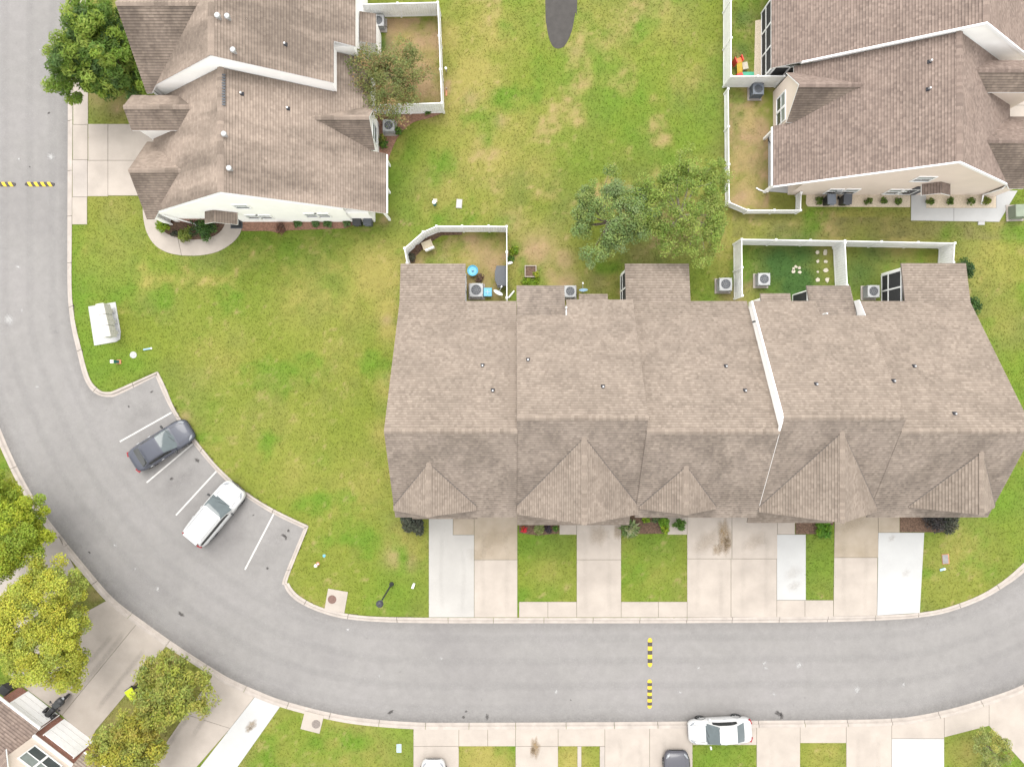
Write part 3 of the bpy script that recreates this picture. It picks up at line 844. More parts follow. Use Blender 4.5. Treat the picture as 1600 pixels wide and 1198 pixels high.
def bed(pts, mat, name='mulch_bed'):
    w = [G2(p) for p in pts]
    HARD.append(w)
    m = MB().prism(w, -0.03, 0.024)
    return tag(m.build(name, MAT[mat]), kind='structure')
bed([(811, 790), (873, 790), (873, 833), (840, 836), (811, 832)], 'mulch')
bed([(973, 790), (1043, 790), (1043, 833), (985, 834), (975, 825)], 'mulch')
bed([(1242, 790), (1303, 790), (1303, 815), (1296, 834), (1243, 834)], 'mulch')
bed([(1406, 780), (1500, 780), (1490, 800), (1474, 831), (1406, 831)], 'mulch')
bed([(375, 334), (552, 334), (556, 350), (540, 357), (450, 360), (436, 364), (420, 361), (378, 361)], 'mulch_red')
bed(catmull([(245, 330), (248, 350), (254, 359), (263, 366), (278, 371), (303, 374.5), (331, 370), (346, 360), (353, 346)], 4) + [(355, 330)], 'mulch')
bed(catmull([(583, 176), (600, 180), (650, 178), (690, 176), (670, 185), (645, 192), (625, 210), (612, 235), (604, 260)], 4) + [(590, 260), (580, 200)], 'mulch_red')
bed([(1260, 300), (1422, 300), (1422, 324), (1262, 323), (1259, 318)], 'gravel', 'gravel_bed')
bed([(1447, 300), (1556, 300), (1556, 325), (1447, 325)], 'gravel', 'gravel_bed')
bed([(1180, 33), (1194, 30), (1198, 120), (1178, 120)], 'gravel', 'gravel_bed')
bed(catmull([(637, 411), (637, 392), (664, 370), (684, 361), (722, 361)], 3) + [(722, 367), (690, 368), (670, 380), (650, 400), (648, 411)], 'mulch', 'mulch_bed')

# ------------------------------------------------------------------ roofs and houses
def clip_half(poly, axis, val, keep_ge):
    out = []
    n = len(poly)
    for i in range(n):
        a, b = poly[i], poly[(i + 1) % n]
        da = a[axis] - val; db = b[axis] - val
        if not keep_ge: da, db = -da, -db
        if da >= 0: out.append(a)
        if (da > 0 and db < 0) or (da < 0 and db > 0):
            t = da / (da - db)
            out.append((a[0] + (b[0] - a[0]) * t, a[1] + (b[1] - a[1]) * t))
    return out

def roof_slope(house, pts, sm, edge='roof_deck', thick=0.10):
    P = [Vector(p) for p in pts]
    nrm = Vector()
    for i in range(len(P)):
        a, b = P[i], P[(i + 1) % len(P)]
        nrm += Vector(((a.y - b.y) * (a.z + b.z), (a.z - b.z) * (a.x + b.x), (a.x - b.x) * (a.y + b.y)))
    nrm.normalize()
    if nrm.z < 0:
        nrm = -nrm; P.reverse()
    u = Vector((0, 0, 1)).cross(nrm).normalized()
    v = nrm.cross(u)
    if v.z < 0: u, v = -u, -v
    n = len(P)
    m = MB()
    vs = [p - Vector((0, 0, 0.012)) for p in P] + [p - Vector((0, 0, thick + 0.012)) for p in P]
    m.add(vs, [tuple(range(n)), tuple(reversed(range(n, 2 * n)))] + [(i, n + i, n + (i + 1) % n, (i + 1) % n) for i in range(n)])
    deck = m.build('roof_slope', MAT[edge], house, world=True)
    o = P[0]
    c0 = o.dot(nrm)
    poly = [(p.dot(u), p.dot(v)) for p in P]
    vmin = min(p[1] for p in poly); vmax = max(p[1] for p in poly)
    k0 = math.floor(vmin / EXPO)
    s = MB()
    k = k0
    def W3(q, h): return u * q[0] + v * q[1] + nrm * (c0 + h)
    while k * EXPO < vmax:
        a, b = k * EXPO, (k + 1) * EXPO
        pl = clip_half(clip_half(poly, 1, a, True), 1, b, False)
        k += 1
        if len(pl) < 3: continue
        va = max(a, vmin)
        wob = random.uniform(-0.002, 0.002)
        hh = [0.026 + wob - 0.020 * (q[1] - a) / EXPO for q in pl]
        top = [W3(q, h) for q, h in zip(pl, hh)]
        f = [tuple(range(len(pl)))]; uv = [[(q[0], q[1]) for q in pl]]
        base = len(top)
        low = [i for i, q in enumerate(pl) if abs(q[1] - va) < 1e-6]
        vs = list(top)
        if len(low) >= 2:
            lo = min(low, key=lambda i: pl[i][0]); hi = max(low, key=lambda i: pl[i][0])
            vs += [W3(pl[lo], -0.004), W3(pl[hi], -0.004)]
            f.append((lo, base, base + 1, hi)); uv.append([(pl[lo][0], pl[lo][1] + .001), (pl[lo][0], pl[lo][1] + .001), (pl[hi][0], pl[hi][1] + .001), (pl[hi][0], pl[hi][1] + .001)])
        s.add(vs, f, uv)
    sh = s.build('shingle_courses', MAT[sm], deck, world=True)
    sh['kind'] = 'stuff'
    return deck

def ridge_cap(house, a, b, sm, w=0.16):
    """overlapping cap shingles along a ridge or hip, bent over it"""
    a, b = Vector(a), Vector(b)
    d = (b - a); L = d.length; d.normalize()
    side = d.cross(Vector((0, 0, 1))).normalized()
    up = side.cross(d)
    n = max(1, int(L / 0.2)); m = MB()
    for k in range(n):
        p = a + d * (L * k / n); q = a + d * (L * (k + 1.15) / n)
        h0, h1 = 0.035, 0.052
        dr = 0.11
        vs = [p - side * w + up * (h0 - dr), p + up * h0, p + side * w + up * (h0 - dr), q - side * w + up * (h1 - dr), q + up * h1, q + side * w + up * (h1 - dr)]
        uv = [[(k * 0.31, 0.05), (k * 0.31 + .1, 0.05), (k * 0.31 + .1, .1), (k * .31, .1)]] * 2 + [[(k * .31, .1)] * 3] * 0
        m.add(vs, [(0, 1, 4, 3), (1, 2, 5, 4)], uv)
    return m.build('ridge_cap', MAT[sm], house, world=True)

def profile_wall(house, prof, axis, a0, a1, mat, name='wall'):
    """prof: (coord, z) outline extruded along axis from a0 to a1"""
    n = len(prof); m = MB(); vs = []
    for a in (a0, a1):
        for c, z in prof:
            vs.append((a, c, z) if axis == 'x' else (c, a, z))
    fs = [tuple(range(n)), tuple(reversed(range(n, 2 * n)))] + [(i, n + i, n + (i + 1) % n, (i + 1) % n) for i in range(n)]
    m.add(vs, fs)
    return m.build(name, MAT[mat], house, world=True)

def window(house, org, ud, nd, w, h, double=True, glass='glass', up=(0, 0, 1)):
    """sash window: frame + panes; org = lower left corner on the wall"""
    o = Vector(org); u = Vector(ud).normalized(); n = Vector(nd).normalized(); z = Vector(up)
    fw = 0.075
    def plate(m, a, b, c, d, t0, t1):
        P = [o + u * x + z * y + n * t for t in (t0, t1) for x, y in ((a, c), (b, c), (b, d), (a, d))]
        m.add(P, [(3, 2, 1, 0), (4, 5, 6, 7), (0, 1, 5, 4), (1, 2, 6, 5), (2, 3, 7, 6), (3, 0, 4, 7)])
    m = MB()
    plate(m, -fw, w + fw, -fw, 0, 0.0, 0.06); plate(m, -fw, w + fw, h, h + fw, 0.0, 0.06)
    plate(m, -fw, 0, 0, h, 0.0, 0.06); plate(m, w, w + fw, 0, h, 0.0, 0.06)
    plate(m, 0, w, h / 2 - 0.025, h / 2 + 0.025, 0.002, 0.045)
    win = m.build('window', MAT['trim'], house, world=True)
    for c, d, g in ((0.0, h / 2 - 0.025, glass), (h / 2 + 0.025, h, 'glass_lt')):
        p = MB(); plate(p, 0.0, w, c, d, 0.004, 0.02)
        p.build('pane', MAT[g], win, world=True)
    return win

def isect_ray(px, py, p0, n):
    o = Vector((0, 0, H)); d = Vector(((px - 800) / F, (599 - py) / F, -1))
    t = (Vector(p0) - o).dot(n) / d.dot(n)
    return o + d * t

def vent_pipe(house, p, h=0.28, r=0.05, mat='steel', boot=True):
    if boot:
        MB().box((p.x, p.y, p.z + 0.06), (0.24, 0.24, 0.14), 0, 0.6).build('vent_boot', MAT['dark_metal'], house, world=True)
    m = MB().tube([(p.x, p.y, p.z - 0.05), (p.x, p.y, p.z + h)], r, 10)
    return m.build('vent_pipe', MAT[mat], house, world=True)
def turbine(house, p):
    m = MB().lathe([(0.09, -0.1), (0.09, 0.28), (0.15, 0.30), (0.18, 0.38), (0.15, 0.48), (0.06, 0.53)], tuple(p), 14)
    return m.build('vent_cowl', MAT['steel'], house, world=True, smooth=False)

# ---------------- the long townhouse block
BLK = thing('townhouse_block', (11, 0, 0), 0, 'long row of townhouses with taupe shingle roofs and five front gables along the street', 'townhouses')
UN = [  # x0, x1, ridge s(-y), ridge z, back eave y, back z
    (-7.40, 0.285, 2.76, 8.95, 5.42, 3.20, 4.95),
    (0.285, 7.79, 1.97, 9.42, 5.40, 4.15, 5.25),
    (7.79, 15.47, 2.78, 8.95, 5.42, 3.20, 4.95),
    (15.47, 22.50, 1.93, 9.50, 5.30, 4.25, 5.25),
    (22.50, 30.15, 2.76, 8.95, 5.42, 3.20, 4.95)]
PF = 0.70
back_planes = []
for i, (x0, x1, rs, rz, by, bz, fz_) in enumerate(UN):
    fs_ = rs + (rz - fz_) / PF
    q0, q1 = x0, x1
    roof_slope(BLK, [(q0, -rs, rz), (q1, -rs, rz), (q1, by, bz), (q0, by, bz)] if i not in (1, 3) else
               ([(q0, -rs, rz), (q1, -rs, rz), (q1, by, bz), (3.5, by, bz), (3.5, 4.3, bz + (by - 4.3) * (rz - bz) / (by + rs)), (q0, 4.3, bz + (by - 4.3) * (rz - bz) / (by + rs))] if i == 1 else
                [(q0, -rs, rz), (q1, -rs, rz), (q1, 4.3, bz + (by - 4.3) * (rz - bz) / (by + rs)), (19.55, 4.3, bz + (by - 4.3) * (rz - bz) / (by + rs)), (19.55, by, bz), (q0, by, bz)]), 'roof_main')
    roof_slope(BLK, [(q0, -rs, rz), (q1, -rs, rz), (q1, -fs_, fz_), (q0, -fs_, fz_)], 'roof_algae_shade')
    ridge_cap(BLK, (q0, -rs, rz), (q1, -rs, rz), 'roof_main')
    nb = Vector((0, rz - bz, by + rs)).normalized()
    back_planes.append((Vector((x0, by, bz)), nb))
    e = 0.16
    off = 0.25 if i in (0, 4) else 0.0
    xa = x0 + (off if i == 0 else (0.006 if i in (1, 3) else 0.0)); xb = x1 - (off if i == 4 else (0.006 if i in (1, 3) else 0))
    if i in (1, 3):
        prof = [(4.0, 0), (-fs_ + .35, 0), (-fs_ + .35, fz_ + .1), (-rs, rz - e), (4.0, bz + (by - 4.0) * (rz - bz) / (by + rs) - e)]
    else:
        prof = [(by - .3, 0), (-fs_ + .35, 0), (-fs_ + .35, fz_ + .1), (-rs, rz - e), (by - .3, bz - 0.02)]
    profile_wall(BLK, prof, 'x', xa, xb, 'siding_white')
    if i == 1: profile_wall(BLK, [(by - .3, 0), (3.9, 0), (3.9, bz + .8), (by - .3, bz - .02)], 'x', 3.52, xb, 'siding_white')
    if i == 3: profile_wall(BLK, [(by - .3, 0), (3.9, 0), (3.9, bz + .8), (by - .3, bz - .02)], 'x', xa, 19.53, 'siding_white')
    HARD.append([(x0, by - .2), (x1, by - .2), (x1, -fs_), (x0, -fs_)])
# white step trim at the tall party wall
for (ya, za), (yb, zb) in (((-1.93, 9.50), (5.30, 4.25)), ((-1.93, 9.50), (-(1.93 + (9.5 - 5.25) / PF), 5.25))):
    m = MB(); w0 = 15.40; w1 = 15.50
    m.add([(x, y, z + d) for d in (-0.16, 0.035) for x, y, z in ((w0, ya, za), (w1, ya, za), (w1, yb, zb), (w0, yb, zb))],
          [(0, 1, 2, 3), (7, 6, 5, 4), (0, 4, 5, 1), (1, 5, 6, 2), (2, 6, 7, 3), (3, 7, 4, 0)])
    m.build('rake_trim', MAT['trim'], BLK, world=True)
# front cross gables: unit, ridge x, half widths, eave z, front s
for i, xr, py0, hl, hr, ze, fs_ in ((0, -4.98, 722, 2.42, 2.72, 5.55, 7.95), (1, 4.22, 682, 3.92, 3.70, 5.45, 8.2), (2, 10.45, 727, 2.45, 2.3, 5.55, 7.85), (3, 19.12, 673, 3.64, 3.75, 5.45, 8.05), (4, 27.75, 705, 2.9, 2.45, 5.55, 7.75)):
    x0, x1, rs, rz, by, bz, fz_ = UN[i]
    a = (py0 - 599) / F
    s0 = a * ((H - rz) - PF * rs) / (1 - PF * a)
    z0 = rz - PF * (s0 - rs)
    for sgn, hw in ((-1, hl), (1, hr)):
        sv = rs + (rz - ze) / PF
        sv = min(sv, fs_ - 0.02)
        roof_slope(BLK, [(xr, -s0, z0 + .02), (xr, -fs_, z0 + .02), (xr + sgn * hw, -fs_, ze), (xr + sgn * hw, -sv, ze)], 'roof_main')
        MB().tube([(xr, -s0 - .05, z0 + .0), (xr + sgn * hw, -sv, ze + .01)], .045, 6).build('valley_shade_strip', MAT['valley_shade'], BLK, world=True)  # dark strip added along the valley to draw its shadow line
    ridge_cap(BLK, (xr, -s0, z0 + .02), (xr, -fs_, z0 + .02), 'roof_main')
    yf = -(fs_ - .3)
    profile_wall(BLK, [(xr - hl + .25, 0), (xr + hr - .25, 0), (xr + hr - .25, ze), (xr, z0 - .2), (xr - hl + .25, ze)], 'y', yf, yf + .25, 'siding_white', 'gable_wall')
    window(BLK, (xr - .6, yf, 4.0), (1, 0, 0), (0, -1, 0), 1.2, 1.3)
    # garage door and front door under the gable
    gm = MB().bbox(xr - 1.2, xr + 1.2, yf - .03, yf - .001, 0.05, 2.2)
    gd = gm.build('garage_door', MAT['trim'], BLK, world=True)
    for k in range(1, 4):
        MB().bbox(xr - 1.18, xr + 1.18, yf - .045, yf - .031, 0.05 + k * .53 - .02, 0.05 + k * .53).build('panel_joint', MAT['mail_face'], gd, world=True)
# pent roofs between the storeys at the front
for xa, xb, sa, sb, za, zb in ((-6.6, -2.3, 7.75, 8.95, 3.6, 2.95), (0.35, 7.75, 8.0, 9.35, 3.75, 3.0), (8.0, 15.4, 7.5, 8.25, 3.3, 2.9), (15.55, 21.2, 7.85, 9.2, 3.75, 3.0), (25.1, 29.7, 7.6, 8.35, 3.5, 2.95)):
    roof_slope(BLK, [(xa, -sa, za), (xb, -sa, za), (xb, -sb, zb), (xa, -sb, zb)], 'roof_main')
# gutter with leaf guards over the third entry
for xa, xb in ((8.0, 10.0), (11.6, 15.0)):
    gt = MB().bbox(xa, xb, -8.62, -8.46, 2.86, 2.96).build('gutter', MAT['trim'], BLK, world=True)
    n = int((xb - xa) / 0.75)
    for k in range(n):
        MB().bbox(xa + .05 + k * .75, xa + .7 + k * .75, -8.60, -8.48, 2.962, 2.975).build('gutter_guard', MAT['charcoal'], gt, world=True)
# rear ells and porches: low roofs with screened sides
def ell(xa, xb, y1, z0, z1, screen=None, y0=5.30):
    roof_slope(BLK, [(xa, y0, z0), (xb, y0, z0), (xb, y1, z1), (xa, y1, z1)], 'roof_main')
    HARD.append([(xa, y0), (xb, y0), (xb, y1 - .1), (xa, y1 - .1)])
    wa, wb = xa + .14, xb - .14
    m = MB()
    m.bbox(wa, wb, y1 - .35, y1 - .25, 0, z1 - .13)
    if screen != 'w': m.bbox(wa, wa + .1, y0, y1 - .36, 0, z1 - .13)
    if screen != 'e': m.bbox(wb - .1, wb, y0, y1 - .36, 0, z1 - .13)
    m.build('wall', MAT['siding_white'], BLK, world=True)
    if screen:
        xs = wa if screen == 'w' else wb
        fr = MB()
        for y in np.linspace(y0 + .05, y1 - .42, 3): fr.bbox(xs - .04, xs + .04, y - .05, y + .05, 0, z1 - .15)
        for z in (0.08, 0.95, z1 - .22): fr.bbox(xs - .035, xs + .035, y0 + .1, y1 - .47, z - .06, z + .06)
        f = fr.build('porch_frame', MAT['trim'], BLK, world=True)
        MB().bbox(xs - .012, xs + .012, y0 + .1, y1 - .5, 0.02, z1 - .16).build('screen', MAT['screen'], f, world=True)
ell(-7.40, -3.08, 7.95, 3.28, 2.80, 'e')
ell(7.50, 11.75, 7.95, 3.28, 2.80, 'w')
ell(25.85, 30.15, 7.98, 3.28, 2.80, 'w')
for xa, xb, y0, y1, z0, z1 in ((0.30, 3.48, 4.2, 6.5, 3.75, 2.75), (19.57, 22.48, 4.2, 6.5, 3.75, 2.75), (4.45, 6.36, 5.2, 5.95, 3.0, 2.75), (16.5, 18.5, 5.2, 5.98, 3.0, 2.75)):
    roof_slope(BLK, [(xa, y0, z0), (xb, y0, z0), (xb, y1, z1), (xa, y1, z1)], 'roof_algae_shade' if y0 < 5 else 'roof_main')  # darker shingle paints the shade on the two lowered porch roofs
    MB().bbox(xa + .15, xb - .15, y0, y1 - .25, 0, z1 - .13).build('wall', MAT['siding_white'], BLK, world=True)
    if y0 < 5 and xa > 10:
        MB().bbox(xa + .12, xa + .145, 5.3, y1 - .35, .25, z1 - .3).build('screen', MAT['screen'], BLK, world=True)
    HARD.append([(xa, y0), (xb, y0), (xb, y1 - .1), (xa, y1 - .1)])
# white cheek walls beside the lowered porch roofs
for x, yb_ in ((3.49, 4.75), (22.49, 5.42)):
    profile_wall(BLK, [(4.3, 3.9), (4.3, 4.85), (yb_, 4.85 - (yb_ - 4.3) * .76), (yb_, 3.3)], 'x', x - .02, x + .012, 'trim', 'cheek_wall')
MB().tube([(3.44, 4.85, 4.2), (3.44, 4.85, 4.6), (3.52, 4.85, 4.66)], .035).build('vent_pipe', MAT['trim'], BLK, world=True)
MB().tube([(20.0, 4.45, 4.3), (20.0, 4.45, 4.95)], .045).build('vent_pipe', MAT['trim'], BLK, world=True)
for i, px, py in ((0, 754, 571), (0, 770, 610), (1, 825, 562), (1, 942, 604), (2, 1134, 572), (2, 1164, 610), (3, 1275, 600), (3, 1396, 595), (4, 1428, 572), (4, 1491, 646)):
    vent_pipe(BLK, isect_ray(px, py, *back_planes[i]), 0.22, 0.05, 'steel')

# ---------------- corner house, upper left (two attached units)
TL = thing('corner_house', (-17, 17, 0), 0, 'white sided duplex with streaked tan roof beside the road, stepped gable on top', 'house')
rx, rz1 = -17.42, 7.6
we, ee = -23.95, -8.45
zw = rz1 - .776 * (rx - we); ze_ = rz1 - .6 * (ee - rx)
def ze_at(x): return rz1 - .6 * (x - rx)
def zw_at(x): return rz1 - .776 * (rx - x)
roof_slope(TL, [(rx, 11.42, rz1), (rx, 18.85, rz1), (we, 18.85, zw), (we, 11.42, zw)], 'roof_tl', 'trim')
roof_slope(TL, [(rx, 11.42, rz1), (rx, 15.45, rz1), (ee, 15.45, ze_), (ee, 11.42, ze_)], 'roof_tl', 'trim')
roof_slope(TL, [(rx, 15.45, rz1), (rx, 18.85, rz1), (-9.4, 18.85, ze_at(-9.4)), (-9.4, 15.45, ze_at(-9.4))], 'roof_tl', 'trim')
roof_slope(TL, [(-11.5, 18.85, ze_at(-11.5)), (-11.5, 21.45, ze_at(-11.5)), (-9.4, 21.45, ze_at(-9.4)), (-9.4, 18.85, ze_at(-9.4))], 'roof_tl', 'trim')
ridge_cap(TL, (rx, 11.42, rz1), (rx, 18.84, rz1), 'roof_tl', .2)
profile_wall(TL, [(we + .3, 0), (ee - 2.6, 0), (ee - 2.6, ze_ + 1.35), (rx, rz1 - .15), (we + .3, zw + .05)], 'y', 11.36, 18.6, 'siding_white')
MB().bbox(-11.1, -9.62, 11.36, 21.2, 0, 2.55).build('wall', MAT['siding_white'], TL, world=True)
for x, y in ((-8.6, 11.5), (-8.6, 13.4), (-8.6, 15.3)):
    MB().bbox(x - .07, x + .07, y - .07, y + .07, 0, 2.1).build('porch_post', MAT['trim'], TL, world=True)
HARD.append([(we, 11.4), (ee + .1, 11.4), (ee + .1, 15.4), (-9.5, 15.4), (-9.5, 30), (we, 30)])
# upper unit
ux, uz = -17.35, 9.1
def ue(x): return uz - .61 * (x - ux)
def uw(x): return uz - .78 * (ux - x)
roof_slope(TL, [(ux, 18.87, uz), (ux, 30, uz), (-22.9, 30, uw(-22.9)), (-22.9, 18.87, uw(-22.9))], 'roof_tl', 'trim')
roof_slope(TL, [(ux, 18.87, uz), (ux, 21.5, uz), (-11.2, 21.5, ue(-11.2)), (-11.2, 18.87, ue(-11.2))], 'roof_tl', 'trim')
roof_slope(TL, [(ux, 21.5, uz), (ux, 30, uz), (-10.0, 30, ue(-10)), (-10.0, 21.5, ue(-10))], 'roof_tl', 'trim')
ridge_cap(TL, (ux, 18.87, uz), (ux, 30, uz), 'roof_tl', .2)
profile_wall(TL, [(-22.75, 0), (-11.35, 0), (-11.35, ue(-11.35) - .12), (ux, uz - .14), (-22.75, uw(-22.75) - .14)], 'y', 18.89, 29.8, 'siding_white')
MB().bbox(-11.34, -10.15, 21.52, 29.8, 0, 4.6).build('wall', MAT['siding_white'], TL, world=True)
# small rear lean-to of the upper unit
roof_slope(TL, [(-10.1, 22.6, 3.0), (-10.1, 24.6, 3.0), (-9.05, 24.6, 2.7), (-9.05, 22.6, 2.7)], 'roof_tl', 'trim')
MB().bbox(-10.14, -9.2, 22.75, 24.5, 0, 2.6).build('wall', MAT['siding_white'], TL, world=True)
def side_gable(house, ridge_in, x_out, y0, zr, ys, ze, sm, y_n=None, zfun=None, wallmat='siding_white', wall_to=0.0, xw=0.25, edge='trim'):
    """gable whose ridge runs along x from the main slope to x_out; eaves at y0 -/+ (y0-ys)"""
    hs_ = y0 - ys
    sg = 1 if x_out > ridge_in else -1
    for s in (-1, 1):
        ye = y0 + s * hs_
        xv = zfun(ze)
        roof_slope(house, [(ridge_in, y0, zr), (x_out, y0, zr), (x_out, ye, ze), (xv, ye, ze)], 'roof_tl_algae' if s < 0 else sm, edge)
    ridge_cap(house, (x_out, y0, zr), (ridge_in, y0, zr), sm)
    xo = x_out - sg * xw
    xi = xo - sg * 0.2
    profile_wall(house, [(y0 - hs_ + .15, wall_to), (y0 + hs_ - .15, wall_to), (y0 + hs_ - .15, ze - .02), (y0, zr - .15), (y0 - hs_ + .15, ze - .02)], 'x', xo, xi, wallmat, 'gable_wall')
    for s in (-1, 1):
        ye = y0 + s * (hs_ - .15)
        MB().bbox(xi, zfun(ze) - sg * .1, ye - .08 if s > 0 else ye, ye if s > 0 else ye + .08, wall_to, ze - .13).build('wall', MAT[wallmat], house, world=True)
    return xo
inv_w = lambda z: rx - (rz1 - z) / .776
inv_e = lambda z: rx + (rz1 - z) / .6
inv_uw = lambda z: ux - (uz - z) / .78
side_gable(TL, -18.42, -23.3, 22.35, 8.27, 18.5, 4.72, 'roof_tl', zfun=inv_uw)
side_gable(TL, inv_w(5.57), -24.33, 17.3, 5.57, 16.18, 4.54, 'roof_tl', zfun=inv_w)
xo = side_gable(TL, inv_w(4.74), -24.45, 13.58, 4.74, 10.98, 2.4, 'roof_tl', zfun=lambda z: max(inv_w(z), we))
gd = MB().bbox(xo - .04, xo - .002, 12.3, 14.9, .04, 2.15).build('garage_door', MAT['trim'], TL, world=True)
xo = side_gable(TL, inv_e(4.78), -9.1, 16.95, 4.78, 15.5, 2.78, 'roof_tl', zfun=inv_e)
window(TL, (xo + .002, 16.4, 1.1), (0, 1, 0), (1, 0, 0), 1.1, 1.4)
# south wall: windows, brick base, entry hood
for px, py, w, h in ((369, 325, .85, .85), (388.5, 341, .8, .95), (407, 341, .8, .95), (479, 338.6, .78, .95), (497, 338.6, .78, .95)):
    k = 11.36 * F / (599 - py)
    window(TL, ((px - 800) * k / F + .1, 11.358, H - k), (1, 0, 0), (0, -1, 0), w, h)
MB().bbox(-23.2, -20.4, 11.30, 11.355, 0, 1.05).build('brick_base', MAT['brick'], TL, world=True)
for sg in (-1, 1):
    xr = -19.55
    roof_slope(TL, [(xr, 11.34, 3.5), (xr, 10.55, 3.5), (xr + sg * (1.3 if sg > 0 else .75), 10.55, 2.75 if sg > 0 else 3.05), (xr + sg * (1.3 if sg > 0 else .75), 11.34, 2.75 if sg > 0 else 3.05)], 'roof_tl', 'trim')
dr = MB().bbox(-19.9, -18.95, 11.32, 11.355, 0.1, 2.15).build('door', MAT['dark_metal'], TL, world=True)
MB().box((-19.0, 11.30, 1.05), (.05, .05, .05)).build('handle', MAT['steel'], dr, world=True)
MB().tube([(-23.4, 11.28, 2.4), (-23.2, 11.25, 1.9), (-22.3, 11.2, .3), (-21.9, 10.9, .1)], .05).build('downspout', MAT['trim'], TL, world=True)
MB().bbox(ee - .02, ee + .09, 11.45, 15.4, ze_ - .14, ze_ - .02).build('gutter', MAT['trim'], TL, world=True)
pe = (Vector((rx, 12, rz1)), Vector((.6, 0, 1)).normalized())
pu = (Vector((ux, 20, uz)), Vector((.61, 0, 1)).normalized())
for px, py in ((344, 30), (359, 31), (368, 83)): turbine(TL, isect_ray(px, py, *pu))
for px, py in ((354, 213), (362, 266)): turbine(TL, isect_ray(px, py, *pe))
for pl, px, py in ((pu, 446, 70), (pe, 378, 147), (pe, 450, 170)): vent_pipe(TL, isect_ray(px, py, *pl), .25, .05, 'steel')
rv = MB()
for k in range(12):
    a = isect_ray(349, 118 + k * 4.2, *pe)
    rv.box((a.x, a.y, a.z + .06), (.30, .10, .05))
rv.build('ridge_vent', MAT['charcoal'], TL, world=True)

# ---------------- house upper right (two attached units)
TR = thing('tan_house', (26, 19, 0), 0, 'tan sided duplex with pinkish brown roof and white entry walk, upper right', 'house')
rx2, rz2, pw2, pe2 = 26.85, 7.45, .58, .77
w2 = 17.6
def tw(x): return rz2 - pw2 * (rx2 - x)
def te(x): return rz2 - pe2 * (x - rx2)
e2 = 33.3
roof_slope(TR, [(rx2, 13.3, rz2), (rx2, 17.35, rz2), (w2, 17.35, tw(w2)), (w2, 13.3, tw(w2))], 'roof_tr', 'trim')
roof_slope(TR, [(rx2, 17.35, rz2), (rx2, 21.05, rz2), (18.75, 21.05, tw(18.75)), (18.75, 17.35, tw(18.75))], 'roof_tr', 'trim')
roof_slope(TR, [(rx2, 13.3, rz2), (rx2, 21.05, rz2), (e2, 21.05, te(e2)), (e2, 13.3, te(e2))], 'roof_tr', 'trim')
ridge_cap(TR, (rx2, 13.3, rz2), (rx2, 21.05, rz2), 'roof_tr', .2)
profile_wall(TR, [(19.4, 0), (e2 - .3, 0), (e2 - .3, te(e2) + .1), (rx2, rz2 - .15), (19.4, tw(19.4) - .14)], 'y', 13.26, 20.9, 'siding_tan')
for x, y in ((17.75, 13.45), (17.75, 17.2)):
    MB().bbox(x - .08, x + .08, y - .08, y + .08, 0, tw(w2) - .12).build('porch_post', MAT['trim'], TR, world=True)
HARD.append([(w2, 13.3), (e2, 13.3), (e2, 30), (w2, 30)])
ux2, uz2 = 27.75, 8.5
def tuw(x): return uz2 - pw2 * (ux2 - x)
def tue(x): return uz2 - pe2 * (x - ux2)
roof_slope(TR, [(ux2, 21.08, uz2), (ux2, 30, uz2), (17.35, 30, tuw(17.35)), (17.35, 21.08, tuw(17.35))], 'roof_tr', 'trim')
roof_slope(TR, [(ux2, 21.08, uz2), (ux2, 30, uz2), (34.2, 30, tue(34.2)), (34.2, 21.08, tue(34.2))], 'roof_tr', 'trim')
ridge_cap(TR, (ux2, 21.08, uz2), (ux2, 30, uz2), 'roof_tr', .2)
profile_wall(TR, [(19.8, 0), (33.9, 0), (33.9, tue(33.9) - .14), (ux2, uz2 - .14), (19.8, tuw(19.8) - .14)], 'y', 21.12, 29.8, 'siding_white')
# step trim
for xa, xb, f in ((19.0, ux2, tuw), (ux2, 34.2, tue)):
    m = MB()
    m.add([(x, y, f(x) + d) for d in (-.2, .04) for x, y in ((xa, 21.0), (xb, 21.0), (xb, 21.1), (xa, 21.1))],
          [(3, 2, 1, 0), (4, 5, 6, 7), (0, 1, 5, 4), (1, 2, 6, 5), (2, 3, 7, 6), (3, 0, 4, 7)])
    m.build('rake_trim', MAT['trim'], TR, world=True)
for xa, xb, f in ((17.62, rx2, tw), (rx2, 33.3, te)):
    m = MB()
    m.add([(x, y, f(x) + d) for d in (-.2, .03) for x, y in ((xa, 13.22), (xb, 13.22), (xb, 13.30), (xa, 13.30))],
          [(3, 2, 1, 0), (4, 5, 6, 7), (0, 1, 5, 4), (1, 2, 6, 5), (2, 3, 7, 6), (3, 0, 4, 7)])
    m.build('rake_trim', MAT['trim'], TR, world=True)
inv_tw = lambda z: rx2 - (rz2 - z) / pw2
inv_te = lambda z: rx2 + (rz2 - z) / pe2
xo = side_gable(TR, inv_tw(4.85), 18.25, 19.0, 4.85, 17.35, 2.75, 'roof_tr', zfun=inv_tw, wallmat='siding_tan', xw=.12)
for y in (17.75, 18.75): window(TR, (xo - .002, y, .8), (0, 1, 0), (-1, 0, 0), .85, 1.5)
side_gable(TR, inv_te(5.96), 34.0, 19.45, 5.96, 18.45, 4.95, 'roof_tr', zfun=inv_te, wallmat='siding_tan')
side_gable(TR, inv_te(4.96), 34.2, 15.4, 4.96, 13.0, 2.55, 'roof_tr', zfun=lambda z: min(inv_te(z), e2), wallmat='siding_tan')
